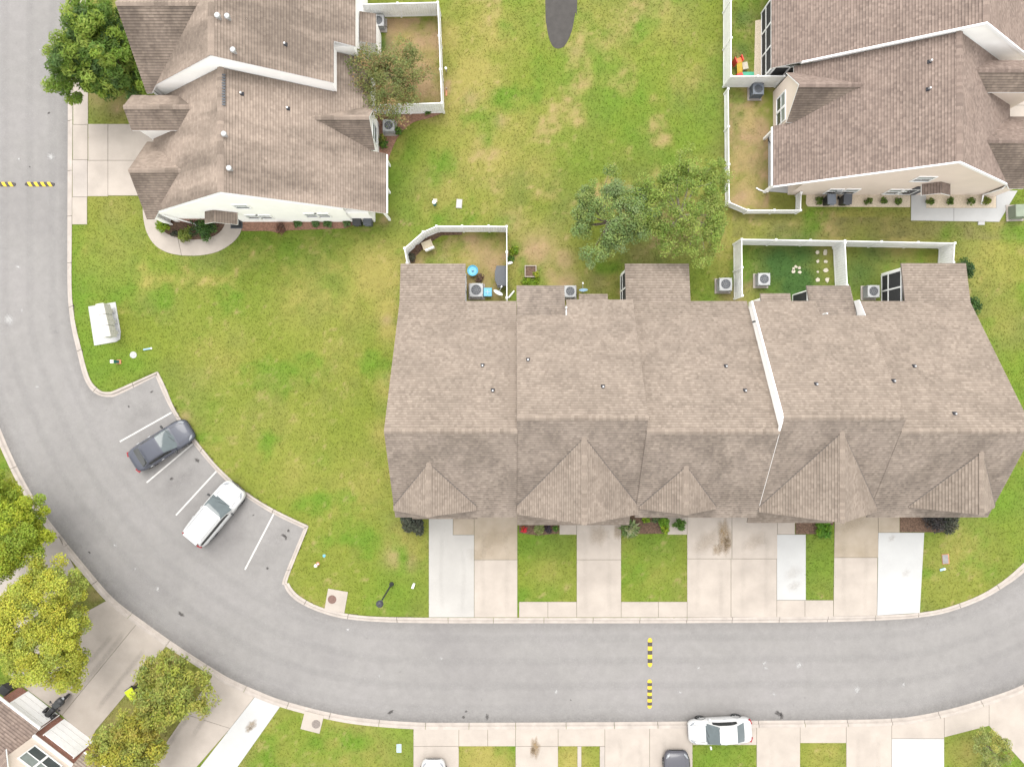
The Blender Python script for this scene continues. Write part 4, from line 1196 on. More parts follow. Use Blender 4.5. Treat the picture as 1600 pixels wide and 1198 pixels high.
# screened porch on the west side of the upper unit
fr = MB()
for y in np.linspace(21.3, 26, 4): fr.bbox(17.5, 17.6, y - .05, y + .05, 0, 2.3)
for z in (.08, .95, 2.25): fr.bbox(17.515, 17.585, 21.36, 25.95, z - .05, z + .05)
f = fr.build('porch_frame', MAT['trim'], TR, world=True)
MB().bbox(17.54, 17.56, 21.3, 26, .03, 2.2).build('screen', MAT['screen'], f, world=True)
fr = MB()
for x in (17.7, 18.7, 19.7): fr.bbox(x - .05, x + .05, 21.2, 21.3, 0, 2.35)
for z in (.95, 2.3): fr.bbox(17.76, 19.64, 21.215, 21.285, z - .05, z + .05)
f = fr.build('porch_frame', MAT['trim'], TR, world=True)
MB().bbox(17.7, 19.7, 21.24, 21.26, .03, 2.25).build('screen', MAT['screen'], f, world=True)
# south wall windows, hood, meter
for px, py, w, h in ((1287, 302.5, .85, 1.15), (1312, 302.5, .85, 1.15), (1379, 303, .85, 1.15), (1402, 303, .85, 1.15), (1423, 283, 1.1, 1.0)):
    k = 13.25 * F / (599 - py)
    window(TR, ((px - 800) * k / F, 13.258, H - k), (1, 0, 0), (0, -1, 0), w, h)
for sg in (-1, 1):
    xr = 28.2
    roof_slope(TR, [(xr, 13.24, 3.3), (xr, 12.5, 3.3), (xr + sg * .95, 12.5, 2.75), (xr + sg * .95, 13.24, 2.75)], 'roof_tr', 'trim')
dr = MB().bbox(27.3, 28.25, 13.21, 13.255, .1, 2.15).build('door', MAT['dark_metal'], TR, world=True)
MB().box((27.4, 13.19, 1.05), (.05, .05, .05)).build('handle', MAT['steel'], dr, world=True)
MB().tube([(33.0, 13.2, 2.5), (33.0, 13.1, 2.2), (32.9, 13.15, .4), (33.0, 12.6, .08)], .05).build('downspout', MAT['trim'], TR, world=True)
MB().bbox(w2 - .1, w2, 13.35, 17.3, tw(w2) - .14, tw(w2) - .03).build('gutter', MAT['trim'], TR, world=True)
ptw = (Vector((rx2, 15, rz2)), Vector((-pw2, 0, 1)).normalized())
for px, py in ((1452, 97), (1450, 140)): vent_pipe(TR, isect_ray(px, py, *ptw), .3, .06, 'steel')
MB().bbox(22.3, 22.65, 13.12, 13.255, .7, 1.3).build('meter_box', MAT['steel'], TR, world=True)

# ---------------- brick house at the lower left corner (facade turned to the bend)
ang = -math.radians(37.5)
A0 = G(47, 1080)
BL = thing('brick_house', tuple(A0), ang, 'brick and tan house with two white garage doors, lower left corner', 'house')
def bl(m, name, mat, par=None, **k): return m.build(name, MAT[mat], par or BL, **k)
def rot_pts(P):
    Mx = PM[BL.name]
    return [Mx @ Vector(p) for p in P]
bl(MB().bbox(-.75, 2.75, -6, -.12, 0, 2.55), 'wall', 'brick')
bl(MB().bbox(2.75, 6.1, -7, -.12, 0, 2.7), 'wall', 'brick')
for x0, x1 in ((-.05, 2.45), (3.15, 5.6)):
    d = bl(MB().bbox(x0, x1, -.10, -.03, .03, 2.15), 'garage_door', 'trim')
    for k in range(1, 4): bl(MB().bbox(x0 + .03, x1 - .03, -.029, -.016, k * .53 - .02, k * .53 + .0), 'panel_joint', 'mail_face', d)
    bl(MB().bbox(x0 - .08, x0 - .003, -.12, -.02, .03, 2.24), 'door_jamb', 'trim'); bl(MB().bbox(x1 + .003, x1 + .08, -.12, -.02, .03, 2.24), 'door_jamb', 'trim')
bl(MB().bbox(2.7, 6.15, -.14, .02, 2.72, 2.86), 'band_trim', 'trim')
m = MB(); m.add([(x, y, z) for y in (-.13, -6.9) for x, z in ((2.75, 2.87), (6.1, 2.87), (6.1, 5.3), (4.42, 6.9), (2.75, 5.3))],
                [(0, 1, 2, 3, 4), (9, 8, 7, 6, 5), (0, 5, 6, 1), (1, 6, 7, 2), (2, 7, 8, 3), (3, 8, 9, 4), (4, 9, 5, 0)])
bl(m, 'gable_wall', 'siding_tan')
Rm = PM[BL.name].to_3x3()
for x0 in (3.35, 4.5):
    window(BL, tuple(PM[BL.name] @ Vector((x0, -.128, 3.35))), tuple(Rm @ Vector((1, 0, 0))), tuple(Rm @ Vector((0, 1, 0))), 1.0, 1.5)
for sg in (-1, 1):
    roof_slope(BL, rot_pts([(4.42, .1, 7.1), (4.42, -7, 7.1), (4.42 + sg * 2.0, -7, 5.2), (4.42 + sg * 2.0, .1, 5.2)]), 'roof_tr', 'trim')
roof_slope(BL, rot_pts([(-1.8, .3, 2.6), (2.72, .3, 2.6), (2.72, -6.5, 6.6), (-1.8, -6.5, 6.6)]), 'roof_tr', 'trim')
roof_slope(BL, rot_pts([(6.0, .9, 2.6), (9.0, .9, 2.6), (9.0, -5, 5.2), (6.0, -5, 5.2)]), 'roof_main', 'trim')
bl(MB().bbox(6.12, 8.8, -4.8, .2, 0, 2.5), 'wall', 'siding_tan')
bl(MB().bbox(-1.85, 2.7, .3, .42, 2.46, 2.58), 'gutter', 'trim')
bl(MB().bbox(6.05, 9.05, .9, 1.02, 2.46, 2.58), 'gutter', 'trim')
bl(MB().tube([(2.55, .1, 2.45), (2.65, 0, 2.2), (2.65, 0, .1)], .05), 'downspout', 'trim')
HARD.append([tuple((PM[BL.name] @ Vector(p)).xy) for p in ((-1.5, 0, 0), (9, 0, 0), (9, -8, 0), (-1.5, -8, 0))])


# ------------------------------------------------------------------ white vinyl fences
def fence(tops, h, label, step=2.4, gate=None):
    P = [G(px, py, h) for px, py in tops]
    P = [Vector((p.x, p.y, 0)) for p in P]
    root = thing('vinyl_fence', tuple(P[0]), 0, label, 'fence', 'white vinyl yard fences')
    posts = []
    for i in range(len(P) - 1):
        a, b = P[i], P[i + 1]
        L = (b - a).length; n = max(1, round(L / step)); d = (b - a) / n
        rz = math.atan2(d.y, d.x)
        for k in range(n):
            p, q = a + d * k, a + d * (k + 1)
            if k > 0 or i == 0: posts.append(p)
            elif i > 0: posts.append(p)
            c = (p + q) / 2; w = (q - p).length - 0.13
            for zz in (0.12, h - .07):
                MB().box((c.x, c.y, zz), (w, .05, .14), rz).build('rail', MAT['vinyl'], root, world=True)
            nb = max(2, round(w / 0.17)); bw = w / nb
            m = MB(); dd = d.normalized()
            for j in range(nb):
                cc = c + dd * (-w / 2 + bw * (j + .5))
                m.box((cc.x, cc.y, h / 2 + .02), (bw - .012, .024, h - .28), rz)
            m.build('board_panel', MAT['vinyl'], root, world=True)
    posts.append(P[-1])
    for p in posts:
        m = MB().box((p.x, p.y, (h + .04) / 2), (.125, .125, h + .04))
        po = m.build('post', MAT['vinyl'], root, world=True)
        MB().box((p.x, p.y, h + .075), (.16, .16, .07), 0, .35).build('post_cap', MAT['vinyl'], po, world=True)
    return root
fence([(558, 7), (684, 4), (690, 161), (581, 164)], 1.78, 'white fence enclosing the brown yard behind the corner house')
fence([(636, 411), (632, 388), (661, 362.5), (682, 353.5), (722, 353.5), (763.5, 353.5), (791.6, 354), (791.8, 394), (791.8, 465)], 1.78, 'white fence with an angled corner around the leftmost townhouse yard')
fence([(1160, 462), (1159, 374), (1320, 376.5), (1492, 380), (1490, 410)], 1.83, 'white fence across the back of the two right townhouse yards')
fence([(1320.5, 379.5), (1324, 446)], 1.83, 'white fence dividing the two right townhouse yards')
fence([(1142.5, -120), (1142.5, 119), (1226, 119)], 1.83, 'tall white fence beside the toys and the screened porch')
fence([(1138, 139), (1139.5, 316), (1169, 328.5), (1251, 328.5), (1252, 301)], .95, 'low white fence around the bare yard of the tan house')

# ------------------------------------------------------------------ air conditioners
def ac_unit(px, py, label, mat='ac', w=.86, h=.8, rz=0.0):
    p = G(px, py, h); p.z = 0.03
    t = thing('air_conditioner', tuple(p), rz, label, 'air conditioner', 'outdoor air conditioners')
    MB().box((0, -.03, .0), (w + .2, w + .16, .07)).build('pad', MAT['conc_grey'], t)
    m = MB(); r = w / 2 - .03
    m.box((0, 0, .05 + (h - .1) / 2), (2 * r - .04, 2 * r - .04, h - .1))
    b = m.build('coil', MAT['charcoal'], t)
    m = MB()
    for k in range(11):
        z = .1 + k * (h - .22) / 10
        m.box((0, 0, z), (2 * r, 2 * r, .032))
    for sx in (-1, 1):
        for sy in (-1, 1): m.box((sx * r * .97, sy * r * .97, h / 2), (.07, .07, h - .06))
    m.build('louvre', MAT[mat], t)
    # top pan with round opening
    n = 24; R = r * .80; o = r + .02; vs = []; fs = []
    for k in range(n):
        a = 2 * PI * k / n
        c, s_ = math.cos(a), math.sin(a)
        q = o / max(abs(c), abs(s_)); q = min(q, o * 1.28)
        vs += [(R * c, R * s_, h), (q * c, q * s_, h - .01), (q * c, q * s_, h - .09), (R * c, R * s_, h - .1)]
    for k in range(n):
        a, b_ = 4 * k, 4 * ((k + 1) % n)
        fs += [(a, a + 1, b_ + 1, b_), (a + 1, a + 2, b_ + 2, b_ + 1), (a + 3, a, b_, b_ + 3)]
    MB().add(vs, fs).build('top_pan', MAT[mat], t)
    m = MB()
    for k in range(3):
        a = 2 * PI * k / 3 + .4; e = .55
        m.add([(.06 * math.cos(a), .06 * math.sin(a), h - .13), (R * .93 * math.cos(a - e), R * .93 * math.sin(a - e), h - .16), (R * .95 * math.cos(a), R * .95 * math.sin(a), h - .14), (R * .93 * math.cos(a + e), R * .93 * math.sin(a + e), h - .11)], [(0, 1, 2, 3)])
    m.lathe([(.09, h - .2), (.09, h - .1), (.04, h - .09)], n=12)
    m.build('fan', MAT['steel'], t)
    g = MB()
    for k in (1, 2, 3): 
        rr = R * k / 3.2
        g.tube([(rr * math.cos(x), rr * math.sin(x), h - .02) for x in np.linspace(0, 2 * PI, 21)], .006, 4, False)
    for k in range(8):
        a = 2 * PI * k / 8
        g.tube([(.03 * math.cos(a), .03 * math.sin(a), h - .015), (R * math.cos(a), R * math.sin(a), h - .015)], .006, 4)
    g.build('fan_guard', MAT[mat], t)
    MB().tube([(r, -.2, .25), (r + .12, -.2, .25), (r + .15, -.2, .05)], .02, 6).build('hose', MAT['black'], t)
    return t
for px, py, lb, mt, w, h in ((591, 32, 'grey air conditioner in the fenced brown yard at the top', 'ac', .80, .7), (607, 196, 'grey air conditioner among red mulch below the yard fence', 'ac', .82, .65),
        (744, 453, 'pale air conditioner beside the blue bin in the left townhouse yard', 'ac', .95, .85), (891, 455, 'pale air conditioner between two small rear roofs near a satellite dish', 'ac', .82, .8),
        (1134, 444, 'pale air conditioner just outside the white fence, left of it', 'ac', .9, .8), (1194, 436, 'pale air conditioner on the dark green turf yard', 'ac', .85, .75),
        (1365, 455, 'pale air conditioner beside the screened porch in the right yard', 'ac', .85, .8), (1185, 139, 'slate grey air conditioner against the white fence by the tan house', 'ac_dk', .78, .85),
        (1245, 0, 'grey air conditioner cut by the top edge above the pinkish roof', 'ac', .8, .8)):
    ac_unit(px, py, lb, mt, w, h)

# ------------------------------------------------------------------ cars
def smooth_interp(xs, ys, x):
    for i in range(len(xs) - 1):
        if x <= xs[i + 1] or i == len(xs) - 2:
            t = (x - xs[i]) / (xs[i + 1] - xs[i]); t = min(max(t, 0), 1)
            m0 = (ys[i + 1] - ys[max(i - 1, 0)]) / (xs[i + 1] - xs[max(i - 1, 0)])
            m1 = (ys[min(i + 2, len(ys) - 1)] - ys[i]) / (xs[min(i + 2, len(xs) - 1)] - xs[i])
            hh = xs[i + 1] - xs[i]
            return (2 * t ** 3 - 3 * t ** 2 + 1) * ys[i] + (t ** 3 - 2 * t ** 2 + t) * hh * m0 + (-2 * t ** 3 + 3 * t ** 2) * ys[i + 1] + (t ** 3 - t ** 2) * hh * m1
def make_car(px, py, heading, label, paint, kind='sedan', L=4.6, Wd=1.8, glass='car_glass', rearglass='car_glass_dk', zc=.6, group='parked cars'):
    p = G(px, py, zc); p.z = RZ + .006 if kind != 'drive' else .034
    suv = kind == 'suv'
    base_z = {'sedan': RZ + .006, 'suv': RZ + .006, 'kerb': -0.02, 'drive': .036}[kind]
    p.z = base_z
    t = thing('parked_car', tuple(p), heading, label, 'car', group)
    hl = L / 2; hw = Wd / 2
    top = 1.72 if suv else 1.45
    # lower body: x, half width, bottom z, shoulder z, centre z
    if suv:
        st = [(-hl, .70, .48, .80, .84), (-hl + .10, .86, .34, .95, 1.00), (-hl + .45, .97, .30, 1.06, 1.08), (-hl * .45, 1.0, .28, 1.08, 1.10), (0, 1.0, .28, 1.06, 1.08), (hl * .38, 1.0, .28, 1.04, 1.08),
              (hl * .55, .99, .29, .99, 1.07), (hl - .55, .97, .30, .93, 1.02), (hl - .20, .87, .33, .84, .93), (hl - .05, .74, .38, .72, .80), (hl, .58, .44, .62, .66)]
    else:
        st = [(-hl, .66, .42, .74, .78), (-hl + .10, .83, .30, .86, .92), (-hl + .45, .95, .25, .93, .98), (-hl * .45, 1.0, .22, .95, .98), (0, 1.0, .21, .93, .95), (hl * .38, 1.0, .21, .89, .93),
              (hl * .55, .985, .22, .84, .92), (hl - .55, .96, .24, .78, .86), (hl - .20, .86, .27, .68, .76), (hl - .05, .73, .32, .58, .64), (hl, .56, .38, .50, .54)]
    n = 11; vs = []; fs = []
    xs = [s_[0] for s_ in st]
    N = 34
    for k in range(N + 1):
        x = -hl + 2 * hl * (0.5 - 0.5 * math.cos(PI * k / N)) if True else 0
        w, zb, zs, zc_ = [smooth_interp(xs, [s_[j] for s_ in st], x) for j in (1, 2, 3, 4)]
        w *= hw
        half = [(w * .90, zb), (w * .985, zb + (zs - zb) * .25), (w, zb + (zs - zb) * .55), (w * .985, zb + (zs - zb) * .82), (w * .91, zs), (w * .80, zs + (zc_ - zs) * .45), (w * .5, zs + (zc_ - zs) * .9), (0, zc_)]
        ring = [(-a, b) for a, b in half] + [(a, b) for a, b in reversed(half[:-1])]
        for y, z in ring: vs.append((x, -y, z))
    n = 15
    for k in range(N):
        for j in range(n - 1):
            fs.append((k * n + j, k * n + j + 1, (k + 1) * n + j + 1, (k + 1) * n + j))
        fs.append((k * n + n - 1, k * n, (k + 1) * n, (k + 1) * n + n - 1))
    fs.append(tuple(range(n))); fs.append(tuple(reversed(range(N * n, (N + 1) * n))))
    body = MB().add(vs, fs).build('body', MAT[paint], t, smooth=True)
    # cabin surface sorted into roof, windows and pillars
    if suv:
        gx_ = [-hl + .10, -hl + .42, -hl + .9, -.3, .45, hl * .36 + .42]; gz = [1.02, top - .12, top - .01, top, top - .06, 1.05]
        ws_top, ws_bot, rw_top, rw_bot = .40, hl * .36 + .34, -hl + .40, -hl + .16
    else:
        gx_ = [-hl + .50, -hl + 1.22, -.62, -.1, .28, hl * .36 + .40]; gz = [.95, top - .10, top - .005, top, top - .05, .90]
        ws_top, ws_bot, rw_top, rw_bot = .22, hl * .36 + .30, -hl + 1.14, -hl + .58
    NX, NY = 44, 28
    def cab(x, q):
        zt = smooth_interp(gx_, gz, x)
        zb = smooth_interp(xs, [s_[3] for s_ in st], x) - .03
        fr = min(max((zt - zb) / (top - zb), 0), 1)
        wb = hw * (.92 if suv else .90) * smooth_interp(xs, [s_[1] for s_ in st], x)
        wt = hw * (.78 if suv else .70)
        wt = wb + (wt - wb) * fr
        a = abs(q)
        if a < .62:
            y = wt * a / .62 * .96; z = zt - .045 * (a / .62) ** 2.5
        else:
            r_ = (a - .62) / .38
            y = wt * .96 + (wb - wt * .96) * r_ ** .9; z = (zt - .045) + (zb - zt + .045) * r_
        return (x, math.copysign(y, q), max(z, zb - .02))
    grid = [[cab(gx_[0] + (gx_[-1] - gx_[0]) * i / NX, -1 + 2 * j / NY) for j in range(NY + 1)] for i in range(NX + 1)]
    parts = {}
    for i in range(NX):
        x = gx_[0] + (gx_[-1] - gx_[0]) * (i + .5) / NX
        for j in range(NY):
            q = abs(-1 + 2 * (j + .5) / NY); sd = 'l' if j >= NY / 2 else 'r'
            bow = .10 * (q / .62) ** 2
            if ws_top - bow * .6 < x < ws_bot - bow and q < .62: key = 'windscreen'
            elif rw_bot < x < rw_top and q < .56: key = 'rear_window'
            elif .68 < q < .93 and rw_top - .05 < x < ws_top + .35:
                if abs(x - (ws_top - 1.0)) < .05: key = 'pillar'
                elif x > ws_top - .95: key = 'front_window_' + sd
                else: key = 'back_window_' + sd
            else: key = 'cabin'
            parts.setdefault(key, []).append((i, j))
    for key, cells in parts.items():
        m = MB(); idx = {}; vs = []; fs = []
        lift = 0.0
        for i, j in cells:
            f = []
            for a, b in ((i, j), (i + 1, j), (i + 1, j + 1), (i, j + 1)):
                if (a, b) not in idx: idx[(a, b)] = len(vs); vs.append(grid[a][b])
                f.append(idx[(a, b)])
            fs.append(f)
        nm = 'side_window' if key.endswith(('_l', '_r')) else key
        mt = {'windscreen': glass, 'rear_window': rearglass, 'cabin': paint, 'pillar': 'black'}.get(key, 'car_glass_dk')
        m.add(vs, fs).build(nm, MAT[mt], t, smooth=True)
    # wheels
    wr = .36 if suv else .325
    for sx in (hl - .90, -hl + .95 if not suv else -hl + 1.0):
        for sy in (-1, 1):
            y = sy * (hw - .135)
            w = MB().lathe([(wr * .62, -.11), (wr * .95, -.11), (wr, -.07), (wr, .07), (wr * .95, .11), (wr * .62, .11)], (sx, y, wr), 24, 'y').build('wheel', MAT['tyre'], t, smooth=False)
            MB().lathe([(wr * .60, -.10), (wr * .60, .112), (wr * .2, .10), (.05, .118)] if sy > 0 else [(.05, -.118), (wr * .2, -.10), (wr * .60, -.112), (wr * .60, .10)], (sx, y, wr), 20, 'y').build('rim', MAT['rim'], w)
            arch = MB().tube([(sx + (wr + .05) * math.cos(a), sy * (hw * .985), wr + (wr + .05) * math.sin(a)) for a in np.linspace(.1, PI - .1, 12)], .022, 6)
            arch.build('wheel_arch', MAT['black'], t)
    # lamps, mirrors, plates, seams, handles
    zf = .62 if not suv else .80
    for sy in (-1, 1):
        pts = [(hl - .46, sy * hw * .86, zf + .155), (hl - .22, sy * hw * .74, zf + .085), (hl - .10, sy * hw * .55, zf + .045), (hl - .20, sy * hw * .54, zf + .12), (hl - .36, sy * hw * .70, zf + .165)]
        m = MB(); nn = len(pts)
        m.add([(a, b, c + .02) for a, b, c in pts] + [(a, b, c - .12) for a, b, c in pts], [tuple(range(nn)), tuple(reversed(range(nn, 2 * nn)))] + [(i, (i + 1) % nn, nn + (i + 1) % nn, nn + i) for i in range(nn)])
        m.build('headlight', MAT['head_lens'], t)
        zt = .80 if not suv else .95
        m = MB().box((-hl + .10, sy * hw * .70, zt), (.16, .34, .13), sy * -.35)
        m.build('tail_light', MAT['red_lens'], t)
        mm = MB().box((ws_bot - .32, sy * (hw + .09), 1.0 if not suv else 1.14), (.12, .22, .14), sy * .15)
        mm.build('wing_mirror', MAT['black' if suv or paint != 'p_white' else paint], t, bevel=.03)
        for x in (ws_top - .55, ws_top - 1.45):
            MB().box((x, sy * hw * 1.0, .86 if not suv else .98), (.2, .03, .03)).build('door_handle', MAT['steel'], t)
    MB().box((-hl + .012, 0, .62), (.03, .5, .12)).build('number_plate', MAT['trim'], t)
    MB().box((hl - .04, 0, .45), (.06, hw * 1.1, .14)).build('grille', MAT['black'], t)
    # bonnet shut line and wipers
    sg_ = MB(); zz = lambda x, f: smooth_interp(xs, [s_[3] for s_ in st], x) * (1 - f) + smooth_interp(xs, [s_[4] for s_ in st], x) * f
    sg_.tube([(x, hw * .70 * smooth_interp(xs, [s_[1] for s_ in st], x) * yy, zz(x, .62) + .010) for x, yy in ((hl * .42, 1), (hl * .6, 1), (hl - .35, .95), (hl - .24, .6), (hl - .2, 0), (hl - .24, -.6), (hl - .35, -.95), (hl * .6, -1), (hl * .42, -1))], .014, 4)
    sg_.build('bonnet_seam', MAT['seam'], t)
    for y0 in (-.35, .25):
        a = cab(ws_bot - .06, y0 * .7); b = cab(ws_bot - .22, y0 * .7 + .42)
        MB().tube([(a[0], a[1], a[2] + .02), (b[0], b[1], b[2] + .02)], .009, 4).build('wiper', MAT['black'], t)
    if suv:
        for sy in (-1, 1):
            MB().tube([(x, sy * hw * .66, smooth_interp(gx_, gz, x) + .02) for x in np.linspace(-hl + .75, .25, 8)], .02, 6).build('roof_rail', MAT['ac'], t)
        MB().box((-hl + .40, 0, top - .085), (.24, 1.15, .04)).build('rear_spoiler', MAT[paint], t, bevel=.015)
    return t
make_car(252, 695.5, math.radians(32), 'slate blue sedan parked nose to the kerb in the angled bay', 'p_blue', 'sedan', 4.62, 1.84)
make_car(334, 802.5, math.radians(50.5), 'white sport utility vehicle with dark roof rails in the angled bay', 'p_white', 'suv', 4.85, 1.93, zc=.8, rearglass='car_glass_dk')
make_car(1124.5, 1141, math.radians(183), 'white sedan parked half on the kerb at the bottom', 'p_white', 'kerb', 4.36, 1.76, rearglass='car_glass')
make_car(1057, 1223, math.radians(90), 'dark charcoal car nosing into the bottom edge on a driveway', 'p_dark', 'drive', 4.5, 1.82)
make_car(677, 1237, math.radians(90), 'white car whose bonnet just shows at the bottom edge', 'p_white', 'drive', 4.5, 1.80)

# motorcycle by the garage
mp = G(87, 1104, .6); mp.z = .036
t = thing('motorcycle', tuple(mp), math.radians(46), 'black touring motorcycle parked before the white garage door', 'motorcycle')
for x in (.78, -.70):
    w = MB().lathe([(.20, -.06), (.30, -.06), (.32, 0), (.30, .06), (.20, .06)], (x, 0, .32), 20, 'y').build('wheel', MAT['tyre'], t)
    MB().lathe([(.19, -.03), (.19, .03)], (x, 0, .32), 14, 'y').build('rim', MAT['rim'], w)
m = MB(); m.add(*[[], []]); 
vs = []; fs = []
for x, w, zb, zt in ((-1.1, .16, .55, .78), (-.8, .22, .5, .88), (-.4, .18, .42, .80), (0, .20, .38, .84), (.3, .22, .40, .98), (.55, .30, .5, 1.02), (.8, .26, .6, 1.0), (.95, .12, .68, .9)):
    vs += [(x, -w, zb + .1), (x, -w * .9, zt - .08), (x, -w * .4, zt), (x, w * .4, zt), (x, w * .9, zt - .08), (x, w, zb + .1), (x, w * .5, zb), (x, -w * .5, zb)]
for k in range(7):
    for j in range(8): fs.append((k * 8 + j, k * 8 + (j + 1) % 8, (k + 1) * 8 + (j + 1) % 8, (k + 1) * 8 + j))
fs += [tuple(reversed(range(8))), tuple(range(56, 64))]
MB().add(vs, fs).build('fairing', MAT['black'], t, smooth=True)
MB().box((-.35, 0, .86), (.75, .34, .12), 0, .8).build('seat', MAT['black'], t, bevel=.04)
MB().box((-.95, 0, .98), (.42, .50, .3), 0, .85).build('top_case', MAT['black'], t, bevel=.04)
for s_ in (-1, 1):
    MB().box((-.75, s_ * .34, .58), (.6, .22, .36), 0, .9).build('saddlebag', MAT['black'], t, bevel=.04)
    MB().tube([(.42, s_ * .1, 1.05), (.38, s_ * .34, 1.08), (.25, s_ * .44, 1.05)], .02, 6).build('handlebar', MAT['black'], t)
    MB().box((.45, s_ * .42, 1.14), (.05, .14, .09)).build('mirror', MAT['black'], t)
    MB().tube([(.55, s_ * .1, .9), (.80, s_ * .1, .34)], .03, 6).build('fork', MAT['dark_metal'], t)
MB().add([(.62, -.24, 1.0), (.62, .24, 1.0), (.42, .19, 1.3), (.42, -.19, 1.3), (.64, -.24, 1.0), (.64, .24, 1.0), (.44, .19, 1.3), (.44, -.19, 1.3)], [(0, 1, 2, 3), (7, 6, 5, 4), (0, 4, 5, 1), (1, 5, 6, 2), (2, 6, 7, 3), (3, 7, 4, 0)]).build('windscreen', MAT['car_glass_dk'], t)
MB().lathe([(.1, 0), (.11, .04), (.06, .06)], (.97, 0, .82), 12).build('headlight', MAT['head_lens'], t)

# ------------------------------------------------------------------ wheelie bins
def bin_(px, py, rz, label, body='charcoal', lid='charcoal', group='wheelie bins'):
    p = G(px, py, 1.05); p.z = .025
    t = thing('wheelie_bin', tuple(p), rz, label, 'bin', group)
    m = MB()
    vs = []
    for z, a, b in ((.06, .22, .24), (.95, .29, .34)):
        vs += [(-a, -b, z), (a, -b, z), (a, b, z), (-a, b, z)]
    m.add(vs, [(3, 2, 1, 0), (4, 5, 6, 7), (0, 1, 5, 4), (1, 2, 6, 5), (2, 3, 7, 6), (3, 0, 4, 7)]).build('body', MAT[body], t, bevel=.03)
    l_ = MB().add([(-.31, -.37, .965), (.31, -.37, .965), (.31, .36, .965), (-.31, .36, .965), (-.28, -.33, 1.03), (.28, -.33, 1.03), (.28, .34, 1.07), (-.28, .34, 1.07)],
             [(3, 2, 1, 0), (4, 5, 6, 7), (0, 1, 5, 4), (1, 2, 6, 5), (2, 3, 7, 6), (3, 0, 4, 7)]).build('lid', MAT[lid], t, bevel=.03)
    MB().box((0, -.40, .99), (.3, .06, .03)).build('lid_grip', MAT[lid], l_)
    MB().tube([(-.26, .42, .96), (.26, .42, .96)], .02, 6).build('handle', MAT['black'], t)
    for s_ in (-1, 1):
        MB().lathe([(.03, -.03), (.13, -.03), (.13, .03), (.03, .03)], (0, 0, 0), 14, 'y')
        w = MB()
        for q in [(.0, .0)]:
            prof = [(.12, -.03), (.12, .03)]
            w.tube([(s_ * .27 - .03, .30, .12), (s_ * .27 + .03, .30, .12)], .12, 14)
        w.build('wheel', MAT['tyre'], t)
    return t
bin_(557, 344, math.radians(2), 'left black wheelie bin at the end of the red mulch bed', 'black', 'black')
bin_(574, 344, math.radians(-4), 'right blue-black wheelie bin at the end of the red mulch bed', 'charcoal', 'charcoal')
bin_(1300, 311, math.radians(2), 'slate wheelie bin in the gravel bed by the tan wall, left', 'black', 'ac_dk')
bin_(1325, 311, math.radians(-3), 'black wheelie bin in the gravel bed by the tan wall, right', 'black', 'charcoal')
bin_(204, 1084, math.radians(35), 'lime green lidded bin partly under the yellowing tree', 'black', 'lime')
bin_(5, 1079, math.radians(50), 'black bin beside the brick pier at the left edge', 'black', 'black')

# ------------------------------------------------------------------ speed bumps
def speed_bump(px, py, rz, n, L, label):
    p = G(px, py); p.z = RZ + .005
    t = thing('speed_bump', tuple(p), rz, label, 'speed bump', 'yellow and black speed bumps')
    w = .155; seg = L / n
    for k in range(n):
        x0 = -L / 2 + k * seg; x1 = x0 + seg - .006
        m = MB(); vs = []; K = 7
        ends = (k == 0, k == n - 1)
        xsl = [x0, (x0 + x1) / 2, x1]
        for x in xsl:
            sc = 1.0
            if ends[0] and x == x0: sc = .45
            if ends[1] and x == x1: sc = .45
            for j in range(K):
                a = PI * j / (K - 1)
                vs.append((x, w * math.cos(a) * (sc if sc < 1 else 1), .055 * math.sin(a) * (sc * .6 if sc < 1 else 1)))
        fs = []
        for i in range(2):
            for j in range(K - 1): fs.append((i * K + j, (i + 1) * K + j, (i + 1) * K + j + 1, i * K + j + 1))
        fs += [tuple(range(K)), tuple(reversed(range(2 * K, 3 * K)))]
        m.add(vs, fs)
        m.build('bump_segment', MAT['yellow' if k % 2 == 0 else 'bumpblack'], t)
    return t
speed_bump(1016, 1019.5, PI / 2, 7, 2.05, 'upper yellow and black speed bump across the bottom street')
speed_bump(1015.5, 1084.5, PI / 2, 9, 2.05, 'lower yellow and black speed bump across the bottom street')
def bump_stripe(px, py, L, label):
    p = G(px, py); p.z = RZ + .005
    t = thing('speed_bump', tuple(p), 0, label, 'speed bump', 'yellow and black speed bumps')
    w = .16; n = 9; seg = (L - .0) / n; sk = .10
    for k in range(n):
        x0 = -L / 2 + k * seg; x1 = x0 + seg - .005; K = 7; vs = []
        for x in (x0, x1):
            sc = .5 if (k == 0 and x == x0) or (k == n - 1 and x == x1) else 1
            for j in range(K):
                a = PI * j / (K - 1); y = w * math.cos(a) * sc
                vs.append((x + (-y / w * sk if sc == 1 else 0), y, .055 * math.sin(a) * sc))
        fs = [(j, K + j, K + j + 1, j + 1) for j in range(K - 1)] + [tuple(range(K)), tuple(reversed(range(K, 2 * K)))]
        MB().add(vs, fs).build('bump_segment', MAT['yellow' if k % 2 == 1 else 'bumpblack'], t)
bump_stripe(61, 287.5, 2.1, 'diagonal striped speed bump beside the corner house driveway')
bump_stripe(0, 287.5, 2.1, 'diagonal striped speed bump cut by the left edge')

